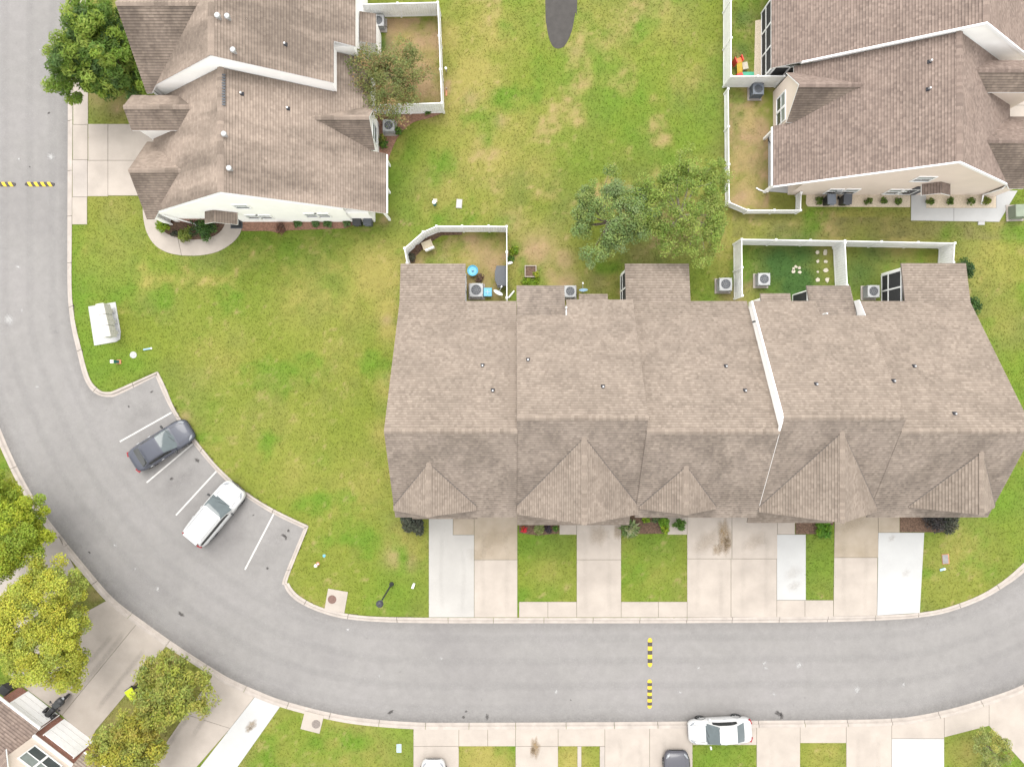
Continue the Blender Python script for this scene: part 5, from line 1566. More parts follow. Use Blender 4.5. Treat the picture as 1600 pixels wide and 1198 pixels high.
# ------------------------------------------------------------------ mailbox cluster on its slab
w = [G2(p) for p in [(138.5, 479), (181, 472), (189, 519), (188, 530), (182, 534), (148, 540)]]
HARD.append(w)
sb = MB().prism(w, -.05, .06).build('mailbox_pad', MAT['conc_new'])
tag(sb, 'pale concrete pad under the mailboxes on the lawn', 'concrete pad')
ax = math.radians(-90 + 12.5)
mc = G(163.5, 500.5, 1.3)
dirv = Vector((math.cos(ax), math.sin(ax), 0))
for k, lb in ((-1, 'uppermost of the three white cluster mailboxes on the pad'), (0, 'middle of the three white cluster mailboxes on the pad'), (1, 'lowest of the three white cluster mailboxes on the pad')):
    c = mc + dirv * (k * .78); c.z = .06
    t = thing('mailbox', tuple(c), ax, lb, 'mailbox', 'cluster mailboxes')
    m = MB()      # local x along the row, local y = towards the doors
    prof = [(-.24, .55), (.24, .55), (.24, 1.38), (.10, 1.47), (-.24, 1.49)]
    m.add([(x, y, z) for x in (-.375, .375) for y, z in prof], [(0, 1, 2, 3, 4), (9, 8, 7, 6, 5)] + [(i, 5 + i, 5 + (i + 1) % 5, (i + 1) % 5) for i in range(5)])
    m.build('cabinet', MAT['mail'], t)
    for i in range(2):
        for j in range(4):
            MB().bbox(-.34 + i * .345, -.34 + i * .345 + .325, .241, .252, .62 + j * .185, .62 + j * .185 + .165).build('letter_door', MAT['mail_face'], t)
    MB().bbox(-.12, .12, -.12, .12, .04, .545).build('pedestal', MAT['mail_face'], t)
    MB().bbox(-.2, .2, -.2, .2, 0, .038).build('base_plate', MAT['steel'], t)

# ------------------------------------------------------------------ small street and lawn fixtures
lp = G(612, 912)
t = thing('street_lamp', tuple(lp), 0, 'dark street lamp with round head on the lower lawn by the road', 'street lamp')
MB().lathe([(.16, 0), (.16, .12), (.10, .35), (.065, .5), (.05, 4.1)], n=14).build('pole', MAT['dark_metal'], t)
MB().lathe([(.07, 4.05), (.10, 4.12), (.16, 4.2), (.20, 4.45), (.22, 4.5)], n=16).build('lantern', MAT['glass_lt'], t)
MB().lathe([(.23, 4.5), (.24, 4.53), (.16, 4.66), (.04, 4.74), (.03, 4.82)], n=18).build('lamp_cap', MAT['dark_metal'], t)
def drain(px, py, rz, w, h, lid, ox, oy, label):
    p = G(px, py)
    t = thing('storm_drain', tuple(p), rz, label, 'storm drain', 'storm drain boxes')
    x, y = w / 2, h / 2
    MB().bbox(-x, x, -y, y, -.05, .05).build('slab', MAT['conc'], t, bevel=.015)
    l_ = MB().lathe([(.30, .048), (.30, .062), (.27, .066)], (ox, oy, 0), 22).build('manhole_cover', MAT[lid], t)
    m = MB()
    for k in range(-3, 4): m.bbox(ox - .2, ox + .2, oy + k * .065 - .012, oy + k * .065 + .012, .066, .072)
    m.build('tread', MAT[lid], l_)
    c, s_ = math.cos(rz), math.sin(rz)
    HARD.append([(p.x + a * c - b * s_, p.y + a * s_ + b * c) for a, b in ((-x, -y), (x, -y), (x, y), (-x, y))])
drain(525.5, 938, math.radians(-10), 1.42, 1.5, 'rust', -.30, .05, 'storm drain with rusty round cover near the lamp')
drain(488, 1127.5, math.radians(-14), 1.38, 1.3, 'iron', .30, -.05, 'storm drain with grey cover on the lower verge')
# teal utility pedestal, sewer cap, pipe
def small(name, px, py, label, cat, parts, rz=0.0, z=0.0):
    p = G(px, py, z); p.z = 0
    t = thing(name, tuple(p), rz, label, cat)
    for nm, mb_, mt in parts: mb_.build(nm, MAT[mt], t)
    return t
small('utility_pedestal', 181, 565, 'teal utility pedestal with white cap on the lawn below the mailboxes', 'utility box',
      [('body', MB().box((0, 0, .4), (.16, .2, .8)), 'teal'), ('cap', MB().box((0, 0, .86), (.2, .24, .12), 0, .8), 'trim'), ('base', MB().box((.05, 0, .04), (.3, .3, .08)), 'terracotta')], 0, .35)
small('sewer_cap', 208.5, 554.5, 'round pale sewer cap in the lawn below the mailboxes', 'sewer cap', [('collar', MB().lathe([(.24, -.02), (.24, .03), (.22, .04)], n=20), 'conc_new'), ('lid', MB().lathe([(.12, .04), (.12, .052), (.1, .056)], n=18), 'ac')])
small('pipe_marker', 231, 545.5, 'short pale blue pipe lying in the lawn', 'pipe', [('pipe', MB().tube([(-.28, 0, .06), (.28, .02, .06)], .06, 10), 'blue_pvc'), ('end_cap', MB().tube([(.26, .018, .06), (.32, .022, .06)], .075, 10), 'trim')], math.radians(8))
small('utility_pedestal', 678.5, 317, 'dark green cable pedestal with white dome on the open lawn', 'utility box',
      [('body', MB().lathe([(.13, 0), (.13, .5), (.10, .55)], n=12), 'teal'), ('dome', MB().lathe([(.135, .5), (.13, .62), (.06, .70)], n=12), 'trim'), ('plate', MB().box((.02, .25, .03), (.3, .25, .05)), 'stone')], 0, .4)
small('vault_lid', 717.5, 318.5, 'white square vault lid set in the open lawn', 'vault lid', [('lid', MB().box((0, 0, .03), (.36, .6, .06)), 'conc_new'), ('rim', MB().box((0, 0, .0), (.42, .66, .04)), 'conc_grey')], math.radians(-4))
small('fire_hydrant', 495, 882, 'small orange and white hydrant on the lawn by the parking bay', 'hydrant',
      [('barrel', MB().lathe([(.14, 0), (.14, .06), (.09, .08), (.09, .5), (.13, .52), (.12, .58), (.05, .68)], n=14), 'terracotta'), ('bonnet', MB().lathe([(.12, .58), (.09, .66), (.03, .74)], n=12), 'trim'),
       ('outlet', MB().tube([(-.18, 0, .4), (.18, 0, .4)], .05, 8), 'trim')], .6, .3)
small('valve_cap', 506.5, 868, 'tiny blue valve cap near the orange hydrant', 'valve cap', [('cap', MB().lathe([(.09, 0), (.09, .04), (.06, .06)], n=12), 'blue_toy'), ('collar', MB().lathe([(.11, -.02), (.11, .02)], n=12), 'blue_pvc')])
small('cable_box', 645.5, 915.5, 'small white cable box right of the street lamp', 'utility box', [('body', MB().box((0, 0, .2), (.16, .3, .4), 0, .92), 'trim'), ('stake', MB().box((0, .1, .1), (.05, .05, .2)), 'wood')], math.radians(-18), .3)
small('meter_lid', 1476.5, 873, 'grey water meter lid in the right front lawn', 'meter lid', [('lid', MB().box((0, 0, .03), (.40, .62, .06)), 'meter_grey'), ('rim', MB().box((.03, 0, .01), (.5, .7, .05)), 'terracotta')], math.radians(4))
small('valve_cap', 1472, 889, 'small blue and white cap beside the grey meter lid', 'valve cap', [('cap', MB().box((0, 0, .04), (.36, .14, .06), .3), 'blue_pvc'), ('tab', MB().box((.16, .02, .05), (.12, .1, .05), .3), 'trim')])
small('meter_lid', 623.5, 1168, 'small pale blue meter lid on the lower lawn', 'meter lid', [('lid', MB().box((0, 0, .03), (.3, .55, .06)), 'blue_pvc'), ('rim', MB().box((0, 0, .01), (.36, .6, .05)), 'stone')])
small('transformer', 1594, 330, 'sage green transformer box at the right edge', 'transformer', [('cabinet', MB().box((0, 0, .4), (.95, .9, .75), 0, .93), 'sage'), ('lid', MB().box((0, 0, .81), (.95, .88, .06), 0, .95), 'sage'), ('pad', MB().box((0, 0, .03), (1.2, 1.15, .1)), 'conc_grey')], math.radians(2), .6)
small('splash_block', 1532.5, 349, 'small white splash block beside the new walk', 'splash block', [('tray', MB().box((0, 0, .04), (.45, .25, .08)), 'conc_new'), ('lip', MB().box((0, .1, .09), (.4, .04, .04)), 'conc_new')])
small('marker_stake', 697.5, 146, 'small orange marker flag base outside the yard fence', 'marker', [('plate', MB().box((0, 0, .03), (.12, .4, .05)), 'terracotta'), ('stake', MB().box((0, .3, .1), (.06, .06, .2)), 'wood')])
small('post_light', 697, 109, 'small white capped post outside the brown yard fence', 'post', [('stake', MB().lathe([(.04, 0), (.04, .5)], n=8), 'wood'), ('cap', MB().lathe([(.09, .48), (.09, .55), (.05, .6)], n=10), 'trim')], 0, .3)
small('patio_chair', 668, 383, 'cream and mint plastic chair by the angled white fence', 'chair',
      [('seat', MB().box((0, 0, .38), (.62, .62, .07)), 'cream'), ('backrest', MB().box((.06, -.36, .6), (.66, .07, .55)), 'trim'), ('armrest', MB().box((-.33, 0, .55), (.06, .55, .05)), 'cream'), ('armrest', MB().box((.33, 0, .55), (.06, .55, .05)), 'cream'),
       ('leg', MB().box((-.27, -.27, .18), (.06, .06, .36)), 'cream'), ('leg', MB().box((.27, -.27, .18), (.06, .06, .36)), 'cream'), ('leg', MB().box((-.27, .27, .18), (.06, .06, .36)), 'cream'), ('leg', MB().box((.27, .27, .18), (.06, .06, .36)), 'cream'),
       ('cushion', MB().box((.03, -.27, .44), (.56, .1, .06)), 'green_toy')], math.radians(22), .4)
small('flower_pot', 653.5, 387.5, 'round brown pot beside the cream chair', 'pot', [('pot', MB().lathe([(.12, 0), (.17, .28), (.19, .30), (.16, .30), (.15, .2)], n=16), 'rust'), ('soil', MB().lathe([(.15, .2), (.15, .23)], n=14), 'mulch')])
small('water_table', 738.5, 422.5, 'round blue toy water table in the left townhouse yard', 'toy',
      [('basin', MB().lathe([(.18, .30), (.30, .34), (.36, .48), (.38, .49), (.34, .46), (.28, .40), (.05, .39)], n=22), 'blue_toy'), ('tower', MB().lathe([(.09, .39), (.07, .5), (.03, .6)], n=12), 'blue_pvc'),
       ('leg', MB().box((-.2, -.15, .17), (.07, .07, .34)), 'blue_toy'), ('leg', MB().box((.2, -.15, .17), (.07, .07, .34)), 'blue_toy'), ('leg', MB().box((0, .2, .17), (.07, .07, .34)), 'blue_toy')], 0, .5)
small('toy_bin', 762, 456.5, 'square light blue bin between the air conditioner and the dish', 'bin', [('tub', MB().box((0, 0, .28), (.5, .5, .52), 0, 1.08), 'blue_toy'), ('lid', MB().box((0, 0, .57), (.6, .6, .06), 0, .93), 'blue_toy'), ('handle', MB().box((0, 0, .62), (.3, .06, .03)), 'blue_pvc'), ('handle', MB().box((0, 0, .625), (.06, .3, .03)), 'blue_pvc')], 0, .5)
m1 = MB().prism([(-.36, .68), (.34, .68), (.34, -.70), (-.30, -.70), (-.48, -.3), (-.48, .25)], .62, .95)
m2 = MB().prism([(-.32, .60), (.30, .60), (.30, -.62), (-.26, -.62), (-.42, -.25), (-.42, .2)], .08, .618)
small('covered_grill', 784, 431, 'charcoal covered grill against the yard fence', 'grill', [('cover', m1, 'charcoal'), ('cabinet', m2, 'black'), ('side_shelf', MB().box((-.1, -.76, .8), (.4, .1, .05)), 'charcoal')], 0, .8)
def dish(px, py, label, mat, az, r=.38):
    p = G(px, py, .9); p.z = 0
    t = thing('satellite_dish', tuple(p), az, label, 'satellite dish', 'satellite dishes')
    MB().tube([(0, 0, 0), (0, 0, .75), (-.08, 0, .9)], .03, 8).build('mast', MAT['steel'], t)
    vs = []; fs = []; n = 18
    tl = math.radians(58)
    for k in range(4):
        rr = r * k / 3; dz = .10 * (k / 3) ** 2
        for j in range(n):
            a = 2 * PI * j / n; x, y, z = dz, rr * .85 * math.cos(a), rr * math.sin(a)
            vs.append((x * math.cos(tl * .4) - z * math.sin(tl * .4) - .06, y, x * math.sin(tl * .4) + z * math.cos(tl * .4) + .95))
    for k in range(3):
        for j in range(n): fs.append((k * n + j, k * n + (j + 1) % n, (k + 1) * n + (j + 1) % n, (k + 1) * n + j))
    MB().add(vs, fs).build('reflector', MAT[mat], t, smooth=True)
    MB().tube([(.0, 0, .62), (.34, 0, .75), (.5, 0, .95)], .018, 6).build('arm', MAT['steel'], t)
    MB().box((.5, 0, 1.0), (.12, .08, .08)).build('receiver', MAT['trim'], t)
dish(778, 458, 'white satellite dish beside the light blue bin', 'trim', math.radians(60), .42)
dish(911.5, 454, 'bluish grey satellite dish by the second townhouse rear', 'blue_pvc', math.radians(95), .36)
small('raised_planter', 829, 424, 'square grey planter box of brown soil on worn grass', 'planter',
      [('board', MB().box((-.38, 0, .15), (.06, .82, .3)), 'wood'), ('board', MB().box((.38, 0, .15), (.06, .82, .3)), 'wood'), ('board', MB().box((0, .38, .15), (.70, .06, .3)), 'wood'), ('board', MB().box((0, -.38, .15), (.70, .06, .3)), 'wood'), ('soil', MB().box((0, 0, .12), (.69, .69, .2)), 'mulch')], 0, .2)
small('plank', 797, 411, 'white folded plank leaning at the yard fence', 'plank', [('plank', MB().box((0, 0, .05), (.35, .16, .1), .3), 'trim'), ('batten', MB().box((0, 0, .11), (.06, .2, .03), .3), 'vinyl')])
small('downspout_end', 798.5, 461, 'pale diagonal downspout lying behind the first townhouse', 'downspout', [('pipe', MB().tube([(-.18, -.2, .08), (.15, .2, .08)], .06, 8), 'trim'), ('elbow', MB().tube([(.15, .2, .08), (.2, .26, .16)], .06, 8), 'trim')])
for k, (px, py) in enumerate(((1239.5, 422), (1244.5, 419), (1249, 421))):
    pass
pv = [(1239.5, 420), (1243.5, 417), (1248.5, 418.5), (1239, 424.5), (1249, 425.5), (1277.5, 394.5), (1289, 394.5), (1277.5, 409), (1289, 409), (1277.5, 424.5), (1290, 423), (1277.5, 438), (1292, 437.5)]
names = ['top left', 'top middle', 'top right', 'lower left', 'lower right']
for k, (px, py) in enumerate(pv):
    p = G(px, py)
    r_ = random.uniform(.09, .17) if k > 4 else .12
    pts = [(p.x + r_ * random.uniform(.6, 1.4) * math.cos(a), p.y + r_ * random.uniform(.6, 1.4) * math.sin(a)) for a in np.linspace(0, 2 * PI, 7)[:-1] + random.random()]
    o = MB().prism(pts, 0, .05).build('stepping_stone', MAT['stone'])
    if k < 5: lb = 'pale stepping stone in the small cluster on the turf yard, ' + names[k]
    else: lb = 'pale stepping stone %s of the %s in the column pair by the dividing fence' % (('left', 'right')[(k - 5) % 2], ('first row', 'second row', 'third row', 'last row')[(k - 5) // 2])
    tag(o, lb, 'stepping stone', 'stepping stones on the turf')
mt_ = G(370, 352)
t = thing('door_mat', tuple(mt_), 0, 'dark grey doormat at the corner house side entry', 'doormat')
MB().bbox(-.42, .42, -.24, .24, .035, .055).build('mat', MAT['charcoal'], t)
MB().bbox(-.36, .36, -.18, .18, .056, .062).build('border', MAT['black'], t)
# toy slide in the upper yard
tp = G(1153, 108)
t = thing('toy_slide', tuple(tp), math.radians(20), 'orange and yellow plastic toy slide in the tall fenced yard', 'toy')
MB().add([(-.2, -.4, .05), (.2, -.4, .05), (.2, .25, .62), (-.2, .25, .62), (-.2, -.4, .0), (.2, -.4, .0), (.2, .25, .57), (-.2, .25, .57)], [(0, 1, 2, 3), (7, 6, 5, 4), (0, 4, 5, 1), (1, 5, 6, 2), (2, 6, 7, 3), (3, 7, 4, 0)]).build('chute', MAT['yellow_toy'], t)
MB().box((0, .35, .58), (.5, .3, .07)).build('platform', MAT['orange'], t)
for s_ in (-1, 1): MB().box((s_ * .24, .4, .4), (.06, .4, .8)).build('side_panel', MAT['red_toy'], t)
MB().box((-.1, -.5, .12), (.5, .3, .24), 0, .8).build('step', MAT['red_toy'], t)
small('sand_tray', 1168, 117, 'green plastic tray beside the toy slide', 'toy', [('tray', MB().box((0, 0, .07), (.75, .22, .14), 0, 1.1), 'green_toy'), ('rim', MB().box((0, 0, .15), (.8, .26, .02)), 'green_toy')])
small('toy_box', 1162, 106, 'pinkish beige toy box right of the slide', 'toy', [('box', MB().box((0, 0, .15), (.35, .45, .3)), 'cream'), ('lid', MB().box((0, 0, .32), (.38, .48, .04)), 'stone')], .2)
p0, p1, p2, p3 = G(1181, 294), G(1186, 297), G(1192, 299), G(1200, 300)
o = MB().tube([(q.x, q.y, .06) for q in (p0, p1, p2, p3)], .055, 8).build('drain_hose', MAT['trim'])
tag(o, 'white curved drain hose ending in the bare yard', 'hose')
hp = G(1206, 217)
t = thing('hose_reel', (hp.x, hp.y, .035), 0, 'coiled black hose on the patio under the eave', 'hose')
MB().tube([(.3 * math.cos(a), .42 * math.sin(a), .06 + .01 * a) for a in np.linspace(0, 4 * PI, 40)], .025, 6, False).build('coil', MAT['black'], t)
MB().box((.2, 0, .05), (.2, .12, .1)).build('holder', MAT['charcoal'], t)

# ------------------------------------------------------------------ trees and shrubs
def leaf_quads(cent, rad, npc, size, cols, jitter=.12, flat=.5, elong=1.0, outward=None, hollow=.35):
    """leaves as kite-shaped quads scattered in clumps; cent (K,3), rad (K,), cols (K,3)"""
    K = len(cent)
    idx = np.repeat(np.arange(K), npc)
    n = len(idx)
    d = RNG.normal(size=(n, 3)); d /= np.linalg.norm(d, axis=1)[:, None]
    r = (hollow + (1 - hollow) * RNG.random(n) ** .5)[:, None] * rad[idx][:, None]
    sc = np.array([1, 1, .8])
    P = cent[idx] + d * r * sc
    nrm = d * .8 + np.array([0, 0, flat]) + RNG.normal(size=(n, 3)) * .55
    nrm /= np.linalg.norm(nrm, axis=1)[:, None]
    a = np.cross(nrm, RNG.normal(size=(n, 3))); a /= np.linalg.norm(a, axis=1)[:, None] + 1e-9
    if outward is not None:
        o = outward[idx]
        a = a * .6 + o * .8; a -= nrm * (a * nrm).sum(1)[:, None]; a /= np.linalg.norm(a, axis=1)[:, None] + 1e-9
    b = np.cross(nrm, a)
    s = size * RNG.uniform(.6, 1.35, n)[:, None]
    e = elong
    V = np.stack([P - a * s * e * .5, P + b * s * .34, P + a * s * e * .5, P - b * s * .34], 1).reshape(-1, 3)
    cc = cols[idx] * (1 + RNG.normal(size=(n, 1)) * jitter) * (1 + RNG.normal(size=(n, 3)) * .05)
    return V, np.clip(cc, .004, .9)

def tree(name, label, base_px, top_px, ztop, rx, ry, rz_, cols, K, npc, clump, size, bark='bark', shape='round', cat='tree', group='street and garden trees', elong=1.0, trunk_r=.11, gaps=.0, jitter=.13, seed=1, limbs=9, bright=1.6):
    """crown ellipsoid centred where the photo shows it, at its own height"""
    rng = random.Random(seed)
    b = G(*base_px); c = G(top_px[0], top_px[1], ztop)
    t = thing(name, (b.x, b.y, 0), 0, label, cat, group)
    off = c - Vector((b.x, b.y, 0))
    C3 = np.array(off)
    cent = []; ow = []
    while len(cent) < K:
        d = np.array([rng.gauss(0, 1) for _ in range(3)]); d /= np.linalg.norm(d)
        if d[2] < -.55: continue
        rr = rng.uniform(.05, 1.0) ** .45
        if shape == 'round': rr = rng.uniform(.62, 1.0)
        lump = rng.uniform(.9, 1.12) + (.22 if shape == 'spiky' else .18) * math.sin(3 * math.atan2(d[1], d[0]) + seed) + .10 * math.sin(7 * math.atan2(d[1], d[0]) + 2 * seed)
        q = d * rr * lump * np.array([rx, ry, rz_])
        if gaps and vnoise(np.array([q[0] * 1.1 + seed * 7.3]), np.array([q[1] * 1.1]), .9)[0] < gaps: continue
        cent.append(C3 + q); ow.append(d)
    cent = np.array(cent); ow = np.array(ow)
    cols = np.array(cols)
    ci = np.array([rng.randrange(len(cols)) for _ in range(K)])
    cc = cols[ci] * np.array([rng.uniform(.85, 1.15) for _ in range(K)])[:, None]
    rad = clump * np.array([rng.uniform(.7, 1.25) for _ in range(K)])
    npc = int(npc * 2.6); size *= .60; cc = cc * bright
    V, CC = leaf_quads(cent, rad, npc, size, cc, jitter, 1.0, elong, ow if shape == 'spiky' else None, .12 if shape == 'round' else .08)
    fast_mesh('crown', V, 4, CC, MAT['leaf'], t)
    # trunk and limbs
    m = MB()
    fork = Vector((off.x * .35, off.y * .35, max(.6, (ztop - rz_) * .9)))
    m.tube([(0, 0, -.05), (fork.x * .4, fork.y * .4, fork.z * .5), tuple(fork)], [trunk_r * 1.35, trunk_r, trunk_r * .85], 9)
    tr = m.build('trunk', MAT[bark], t, smooth=True)
    m = MB()
    pick = sorted(range(K), key=lambda i: rng.random())[:limbs * 3]
    mains = []
    for i in range(limbs):
        tip = Vector(cent[pick[i]]); mid = fork.lerp(tip, .5) + Vector((rng.uniform(-.2, .2), rng.uniform(-.2, .2), rng.uniform(-.05, .3)))
        m.tube([tuple(fork), tuple(mid), tuple(tip)], [trunk_r * .55, trunk_r * .34, trunk_r * .12], 6)
        mains.append(mid)
    for i in range(limbs, min(limbs * 3, K)):
        tip = Vector(cent[pick[i]]); s0 = min(mains, key=lambda q: (q - tip).length)
        m.tube([tuple(s0), tuple(s0.lerp(tip, .55) + Vector((0, 0, .1))), tuple(tip)], [trunk_r * .3, trunk_r * .2, trunk_r * .08], 5)
    m.build('branch', MAT[bark], t, smooth=True)
    return t
GR = [(.050, .085, .016), (.075, .115, .018), (.105, .150, .022), (.060, .10, .03)]
tree('maple_tree', 'dark green feathery tree beside the left road and corner house', (186, 128), (156, 86), 4.0, 2.75, 2.9, 2.2, [(.055, .095, .015), (.085, .135, .018), (.11, .155, .02), (.045, .08, .02), (.13, .17, .03)], 300, 75, .50, .20, shape='spiky', elong=2.2, seed=3, bright=1.6)
tree('crape_myrtle', 'sparse reddish olive tree overhanging the brown fenced yard', (617, 130), (607, 124), 3.2, 2.5, 2.5, 1.1, [(.10, .11, .035), (.09, .105, .035), (.14, .10, .045), (.11, .115, .04), (.075, .095, .03)], 260, 20, .50, .17, shape='spiky', elong=1.2, gaps=.24, seed=6, bright=1.8, trunk_r=.07)
tree('oak_tree', 'dense mid green tree behind the townhouses, left of the pair', (946, 362), (953, 335), 4.2, 2.6, 2.75, 1.5, [(.10, .14, .045), (.09, .13, .045), (.115, .15, .04), (.125, .16, .045), (.10, .135, .055)], 240, 44, .44, .19, seed=8, gaps=.24, bright=1.75, trunk_r=.13)
tree('oak_tree', 'bright yellow green tree with open pale branches behind the townhouses, right of the pair', (1052, 352), (1066, 324), 4.2, 3.2, 3.3, 1.3, [(.115, .155, .03), (.105, .145, .028), (.13, .165, .035), (.095, .135, .028), (.14, .17, .042)], 270, 44, .42, .18, bark='bark_pale', seed=11, gaps=.22, bright=1.75, trunk_r=.12, limbs=14)
YG = [(.165, .17, .024), (.155, .165, .024), (.14, .155, .025), (.17, .17, .022), (.125, .145, .03)]
tree('oak_tree', 'rounded green tree at the left edge by the bend', (45, 838), (8, 830), 4.5, 2.1, 3.1, 1.9, [(.115, .15, .018), (.13, .16, .016), (.145, .17, .016), (.10, .135, .018), (.14, .16, .014)], 150, 150, .56, .19, seed=14, gaps=.12, bright=2.1, trunk_r=.14)
tree('oak_tree', 'large rounded yellow green tree over the lower left driveway', (100, 948), (56, 976), 5.0, 3.3, 3.75, 2.1, YG, 230, 150, .56, .19, bark='bark_pale', seed=17, gaps=.20, bright=2.3, trunk_r=.17, limbs=14)
AU = [(.145, .155, .03), (.125, .145, .03), (.155, .155, .032), (.115, .135, .033), (.15, .145, .035), (.14, .155, .025)]
tree('elm_tree', 'yellowing feathery tree over the verge, upper of the two by the lower left drives', (262, 1062), (266, 1078), 3.4, 2.4, 2.2, 1.3, AU, 210, 34, .46, .19, shape='spiky', elong=1.6, seed=21, gaps=.15, bright=1.9, trunk_r=.09)
tree('elm_tree', 'golden feathery tree at the bottom edge by the brick house', (222, 1122), (205, 1166), 3.6, 2.3, 2.2, 1.3, [(.165, .16, .024), (.18, .17, .024), (.15, .155, .03), (.13, .145, .033), (.165, .15, .03)], 190, 46, .46, .19, shape='spiky', elong=1.6, seed=23, gaps=.12, bright=1.9, trunk_r=.09)
tree('sapling', 'small pale green tree on the lower right verge', (1542, 1166), (1546, 1172), 2.4, 1.3, 1.35, .8, [(.16, .18, .06), (.13, .155, .05), (.19, .19, .05)], 60, 50, .28, .14, seed=27, gaps=.25, trunk_r=.04, group='street and garden trees')

def shrub(px, py, r, h, label, cols, n=900, size=.11, name='shrub', cat='shrub', group='garden shrubs', seed=0, el=1.0, ry=None, spiky=False):
    rng = random.Random(seed + px)
    p = G(px, py, h * .6)
    t = thing(name, (p.x, p.y, .02), 0, label, cat, group)
    K = 22; ry = ry or r
    cent = []; ow = []
    for k in range(K):
        d = np.array([rng.gauss(0, 1) for _ in range(3)]); d /= np.linalg.norm(d); d[2] = abs(d[2])
        cent.append(np.array([0, 0, h * .42]) + d * np.array([r, ry, h * .5]) * rng.uniform(.45, .85)); ow.append(d)
    cc = np.array(cols)[[rng.randrange(len(cols)) for _ in range(K)]] * np.array([rng.uniform(.85, 1.15) for _ in range(K)])[:, None]
    V, CC = leaf_quads(np.array(cent), np.full(K, min(r, ry) * .38), max(4, n // K), size, cc * 1.3, .14, .9, el, np.array(ow) if spiky else None, .3)
    fast_mesh('foliage', V, 4, CC, MAT['leaf'], t)
    m = MB()
    for k in range(5):
        q = cent[k * 3]
        m.tube([(0, 0, -.03), (q[0] * .5, q[1] * .5, q[2] * .7), tuple(q)], [.025, .018, .006], 5)
    m.build('stem', MAT['bark'], t)
    return t
DG = [(.035, .075, .018), (.05, .10, .02), (.03, .06, .02)]
LG = [(.13, .20, .012), (.17, .23, .015), (.10, .17, .015)]
MG = [(.06, .12, .018), (.085, .145, .02), (.05, .10, .02)]
DK = [(.045, .05, .035), (.06, .065, .045), (.075, .075, .05), (.035, .04, .03)]
shrub(254, 353.5, .52, .8, 'bright lime shrub at the start of the curved walk', LG, 900)
shrub(288, 364, .62, .8, 'olive shrub in the middle of the curved walk bed', [(.11, .14, .025), (.13, .155, .03)], 1000)
shrub(315, 356, .95, 1.2, 'large dark green shrub in the curved walk bed', DG, 2200)
shrub(273, 366, .3, .25, 'low grey plant between the two shrubs of the curved walk bed', DK, 260)
shrub(642, 820, 1.0, 1.1, 'dark leafy shrub at the left front corner of the townhouses', DK, 2200, .14, ry=.85, spiky=True, el=1.5)
shrub(1462, 812, .9, .9, 'dark shrub in the brown bed of the rightmost townhouse', [(.03, .028, .028), (.045, .04, .038)], 1500, .13)
shrub(1482, 815, .8, .9, 'grey green twiggy shrub at the right end of the brown bed', DK, 1300, .13, spiky=True, el=1.5)
shrub(1509, 418, .75, 1.4, 'dark green shrub beside the rear corner of the rightmost townhouse', DG, 1700)
shrub(1521, 478, .62, 1.2, 'smaller dark green shrub along the right townhouse wall', DG, 1300)
shrub(818, 827, .26, .5, 'red flowering plant in the small front bed', [(.42, .02, .03), (.5, .03, .05), (.06, .12, .02)], 420, .09)
shrub(842, 826, .36, .5, 'pale variegated grass clump in the small front bed', [(.20, .22, .09), (.15, .18, .06)], 500, .14, el=2.0, spiky=True)
shrub(857, 827, .32, .4, 'dark purple plant in the small front bed', [(.04, .03, .04), (.06, .045, .05)], 400)
shrub(868, 826, .22, .4, 'small green plant at the right end of the small front bed', MG, 260)
shrub(983, 827, .45, .6, 'pale striped yucca at the left of the brown front bed', [(.20, .24, .11), (.10, .15, .05), (.25, .27, .15)], 260, .34, el=2.6, spiky=True)
shrub(1009, 810, .36, .6, 'lime shrub at the house side of the brown front bed', LG, 500)
shrub(1024, 812, .28, .5, 'grey green plant between the lime shrubs', [(.07, .10, .045), (.09, .12, .05)], 300)
shrub(1038, 815, .42, .8, 'bright green shrub at the right end of the brown front bed', [(.08, .16, .015), (.10, .19, .015)], 700)
shrub(1040, 826, .34, .5, 'lime green plant at the lawn side of the brown front bed', LG, 420)
shrub(1062, 820, .42, .7, 'dark green potted plant on the entry pad', MG, 480, .13, spiky=True, el=1.8)
shrub(1289, 827, .60, .7, 'bright green spreading fern at the narrow front lawn', [(.06, .14, .012), (.09, .18, .015)], 900, .16, spiky=True, el=2.0)
for px, lb in ((1280, 'first small round shrub in the gravel bed, left of the bins'), (1357, 'round shrub in the gravel bed just right of the bins'), (1381, 'second round shrub right of the bins in the gravel bed'), (1404, 'third round shrub right of the bins in the gravel bed'),
               (1454, 'first round shrub in the gravel by the new walk, under the entry hood'), (1486, 'second round shrub in the gravel by the new walk'), (1518, 'third round shrub in the gravel by the new walk'), (1543, 'yellowish last shrub in the gravel by the new walk')):
    shrub(px, 314, .30, .5, lb, [(.11, .14, .02), (.14, .165, .025)] if px == 1543 else [(.055, .095, .018), (.08, .125, .022), (.105, .14, .03)], 420, .09)
for px, py, lb in ((464, 349, 'spiky pale green plant in the red mulch bed'), (493, 349, 'first green plant right of the spiky one in the red mulch bed'), (512, 350, 'second green plant right of the spiky one in the red mulch bed'), (542, 348, 'little green plant nearest the bins in the red mulch bed')):
    shrub(px, py, .28, .35, lb, [(.09, .14, .05), (.06, .11, .03)], 220, .13, el=1.9, spiky=True)
shrub(438, 357, .42, .35, 'low reddish brown plant in the red mulch bed', [(.14, .07, .05), (.10, .06, .045)], 320)
shrub(597, 216, .32, .5, 'yellow green plant below the air conditioner in red mulch', [(.17, .18, .03), (.08, .12, .03)], 300)
shrub(600, 226, .34, .5, 'dark green plant at the corner house rear wall in red mulch', MG, 320)
shrub(623, 205, .32, .4, 'small shrub right of the air conditioner in red mulch', MG, 300)
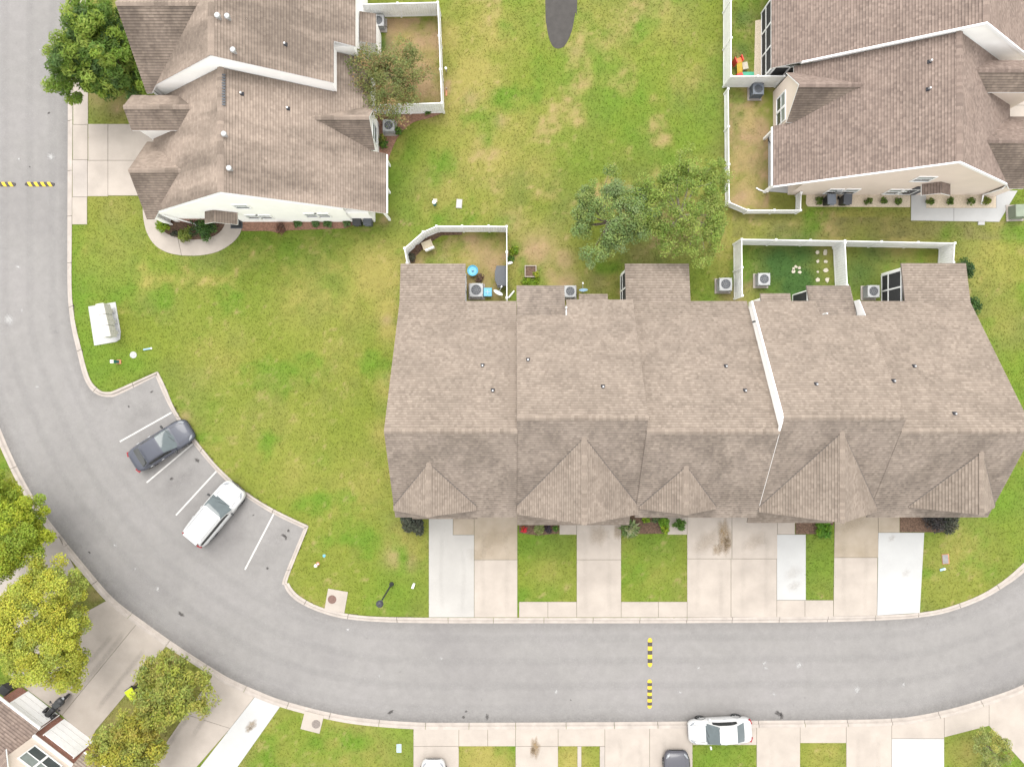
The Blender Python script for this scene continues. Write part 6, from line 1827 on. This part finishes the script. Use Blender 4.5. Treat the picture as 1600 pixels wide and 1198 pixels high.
shrub(668, 172, .32, .5, 'small dark shrub at the right end of the yard fence', MG, 320)
shrub(803, 392, .40, .3, 'bright green weed clump outside the first yard fence', LG, 320)
shrub(798, 404, .28, .3, 'darker weed clump under the green one at the yard fence', MG, 220)
shrub(838, 428, .26, .5, 'yellow green plant at the corner of the grey planter', [(.20, .22, .02), (.14, .19, .02)], 240)
shrub(823, 441, .38, .3, 'low bright green weeds below the planter, left', LG, 260)
shrub(835, 440, .42, .3, 'low bright green weeds below the planter, right', LG, 300)
shrub(749, 434, .35, .35, 'brown withered plant between the water table and air conditioner', [(.12, .075, .055), (.09, .06, .045)], 260)
shrub(643, 402, .32, .4, 'dark leafy plant at the left end of the angled fence', DK, 300)

# ------------------------------------------------------------------ grass blades over every lawn
NB = 420000
bx = RNG.uniform(-37.5, 37.5, NB); by_ = RNG.uniform(-28.5, 28.5, NB)
ok = np.ones(NB, bool)
jx, jy = bx + RNG.normal(0, .045, NB), by_ + RNG.normal(0, .045, NB)
for poly in HARD: ok &= ~pip(jx, jy, poly)
bx, by_ = bx[ok], by_[ok]
n = len(bx)
tint = lawn_tint(bx, by_)
lum = tint.sum(1)
isbare = tint[:, 0] > tint[:, 1] * 1.12
hgt = RNG.uniform(.03, .075, n) * np.where(isbare, .5, 1.0)
ang_ = RNG.uniform(0, 2 * PI, n); wd = RNG.uniform(.018, .045, n)
lx, ly = RNG.normal(0, .045, n), RNG.normal(0, .045, n)
V = np.zeros((n, 3, 3))
V[:, 0] = np.stack([bx - np.cos(ang_) * wd, by_ - np.sin(ang_) * wd, np.full(n, .0)], 1)
V[:, 1] = np.stack([bx + np.cos(ang_) * wd, by_ + np.sin(ang_) * wd, np.full(n, -.004)], 1)
V[:, 2] = np.stack([bx + lx, by_ + ly, hgt], 1)
tc = tint * (1.16 + RNG.normal(size=(n, 1)) * .13) * (1 + RNG.normal(size=(n, 3)) * .05)
gr = fast_mesh('grass', V.reshape(-1, 3), 3, np.clip(tc, .01, .9), MAT['blade'])
tag(gr, 'short patchy lawn grass around the houses', 'grass', kind='stuff')
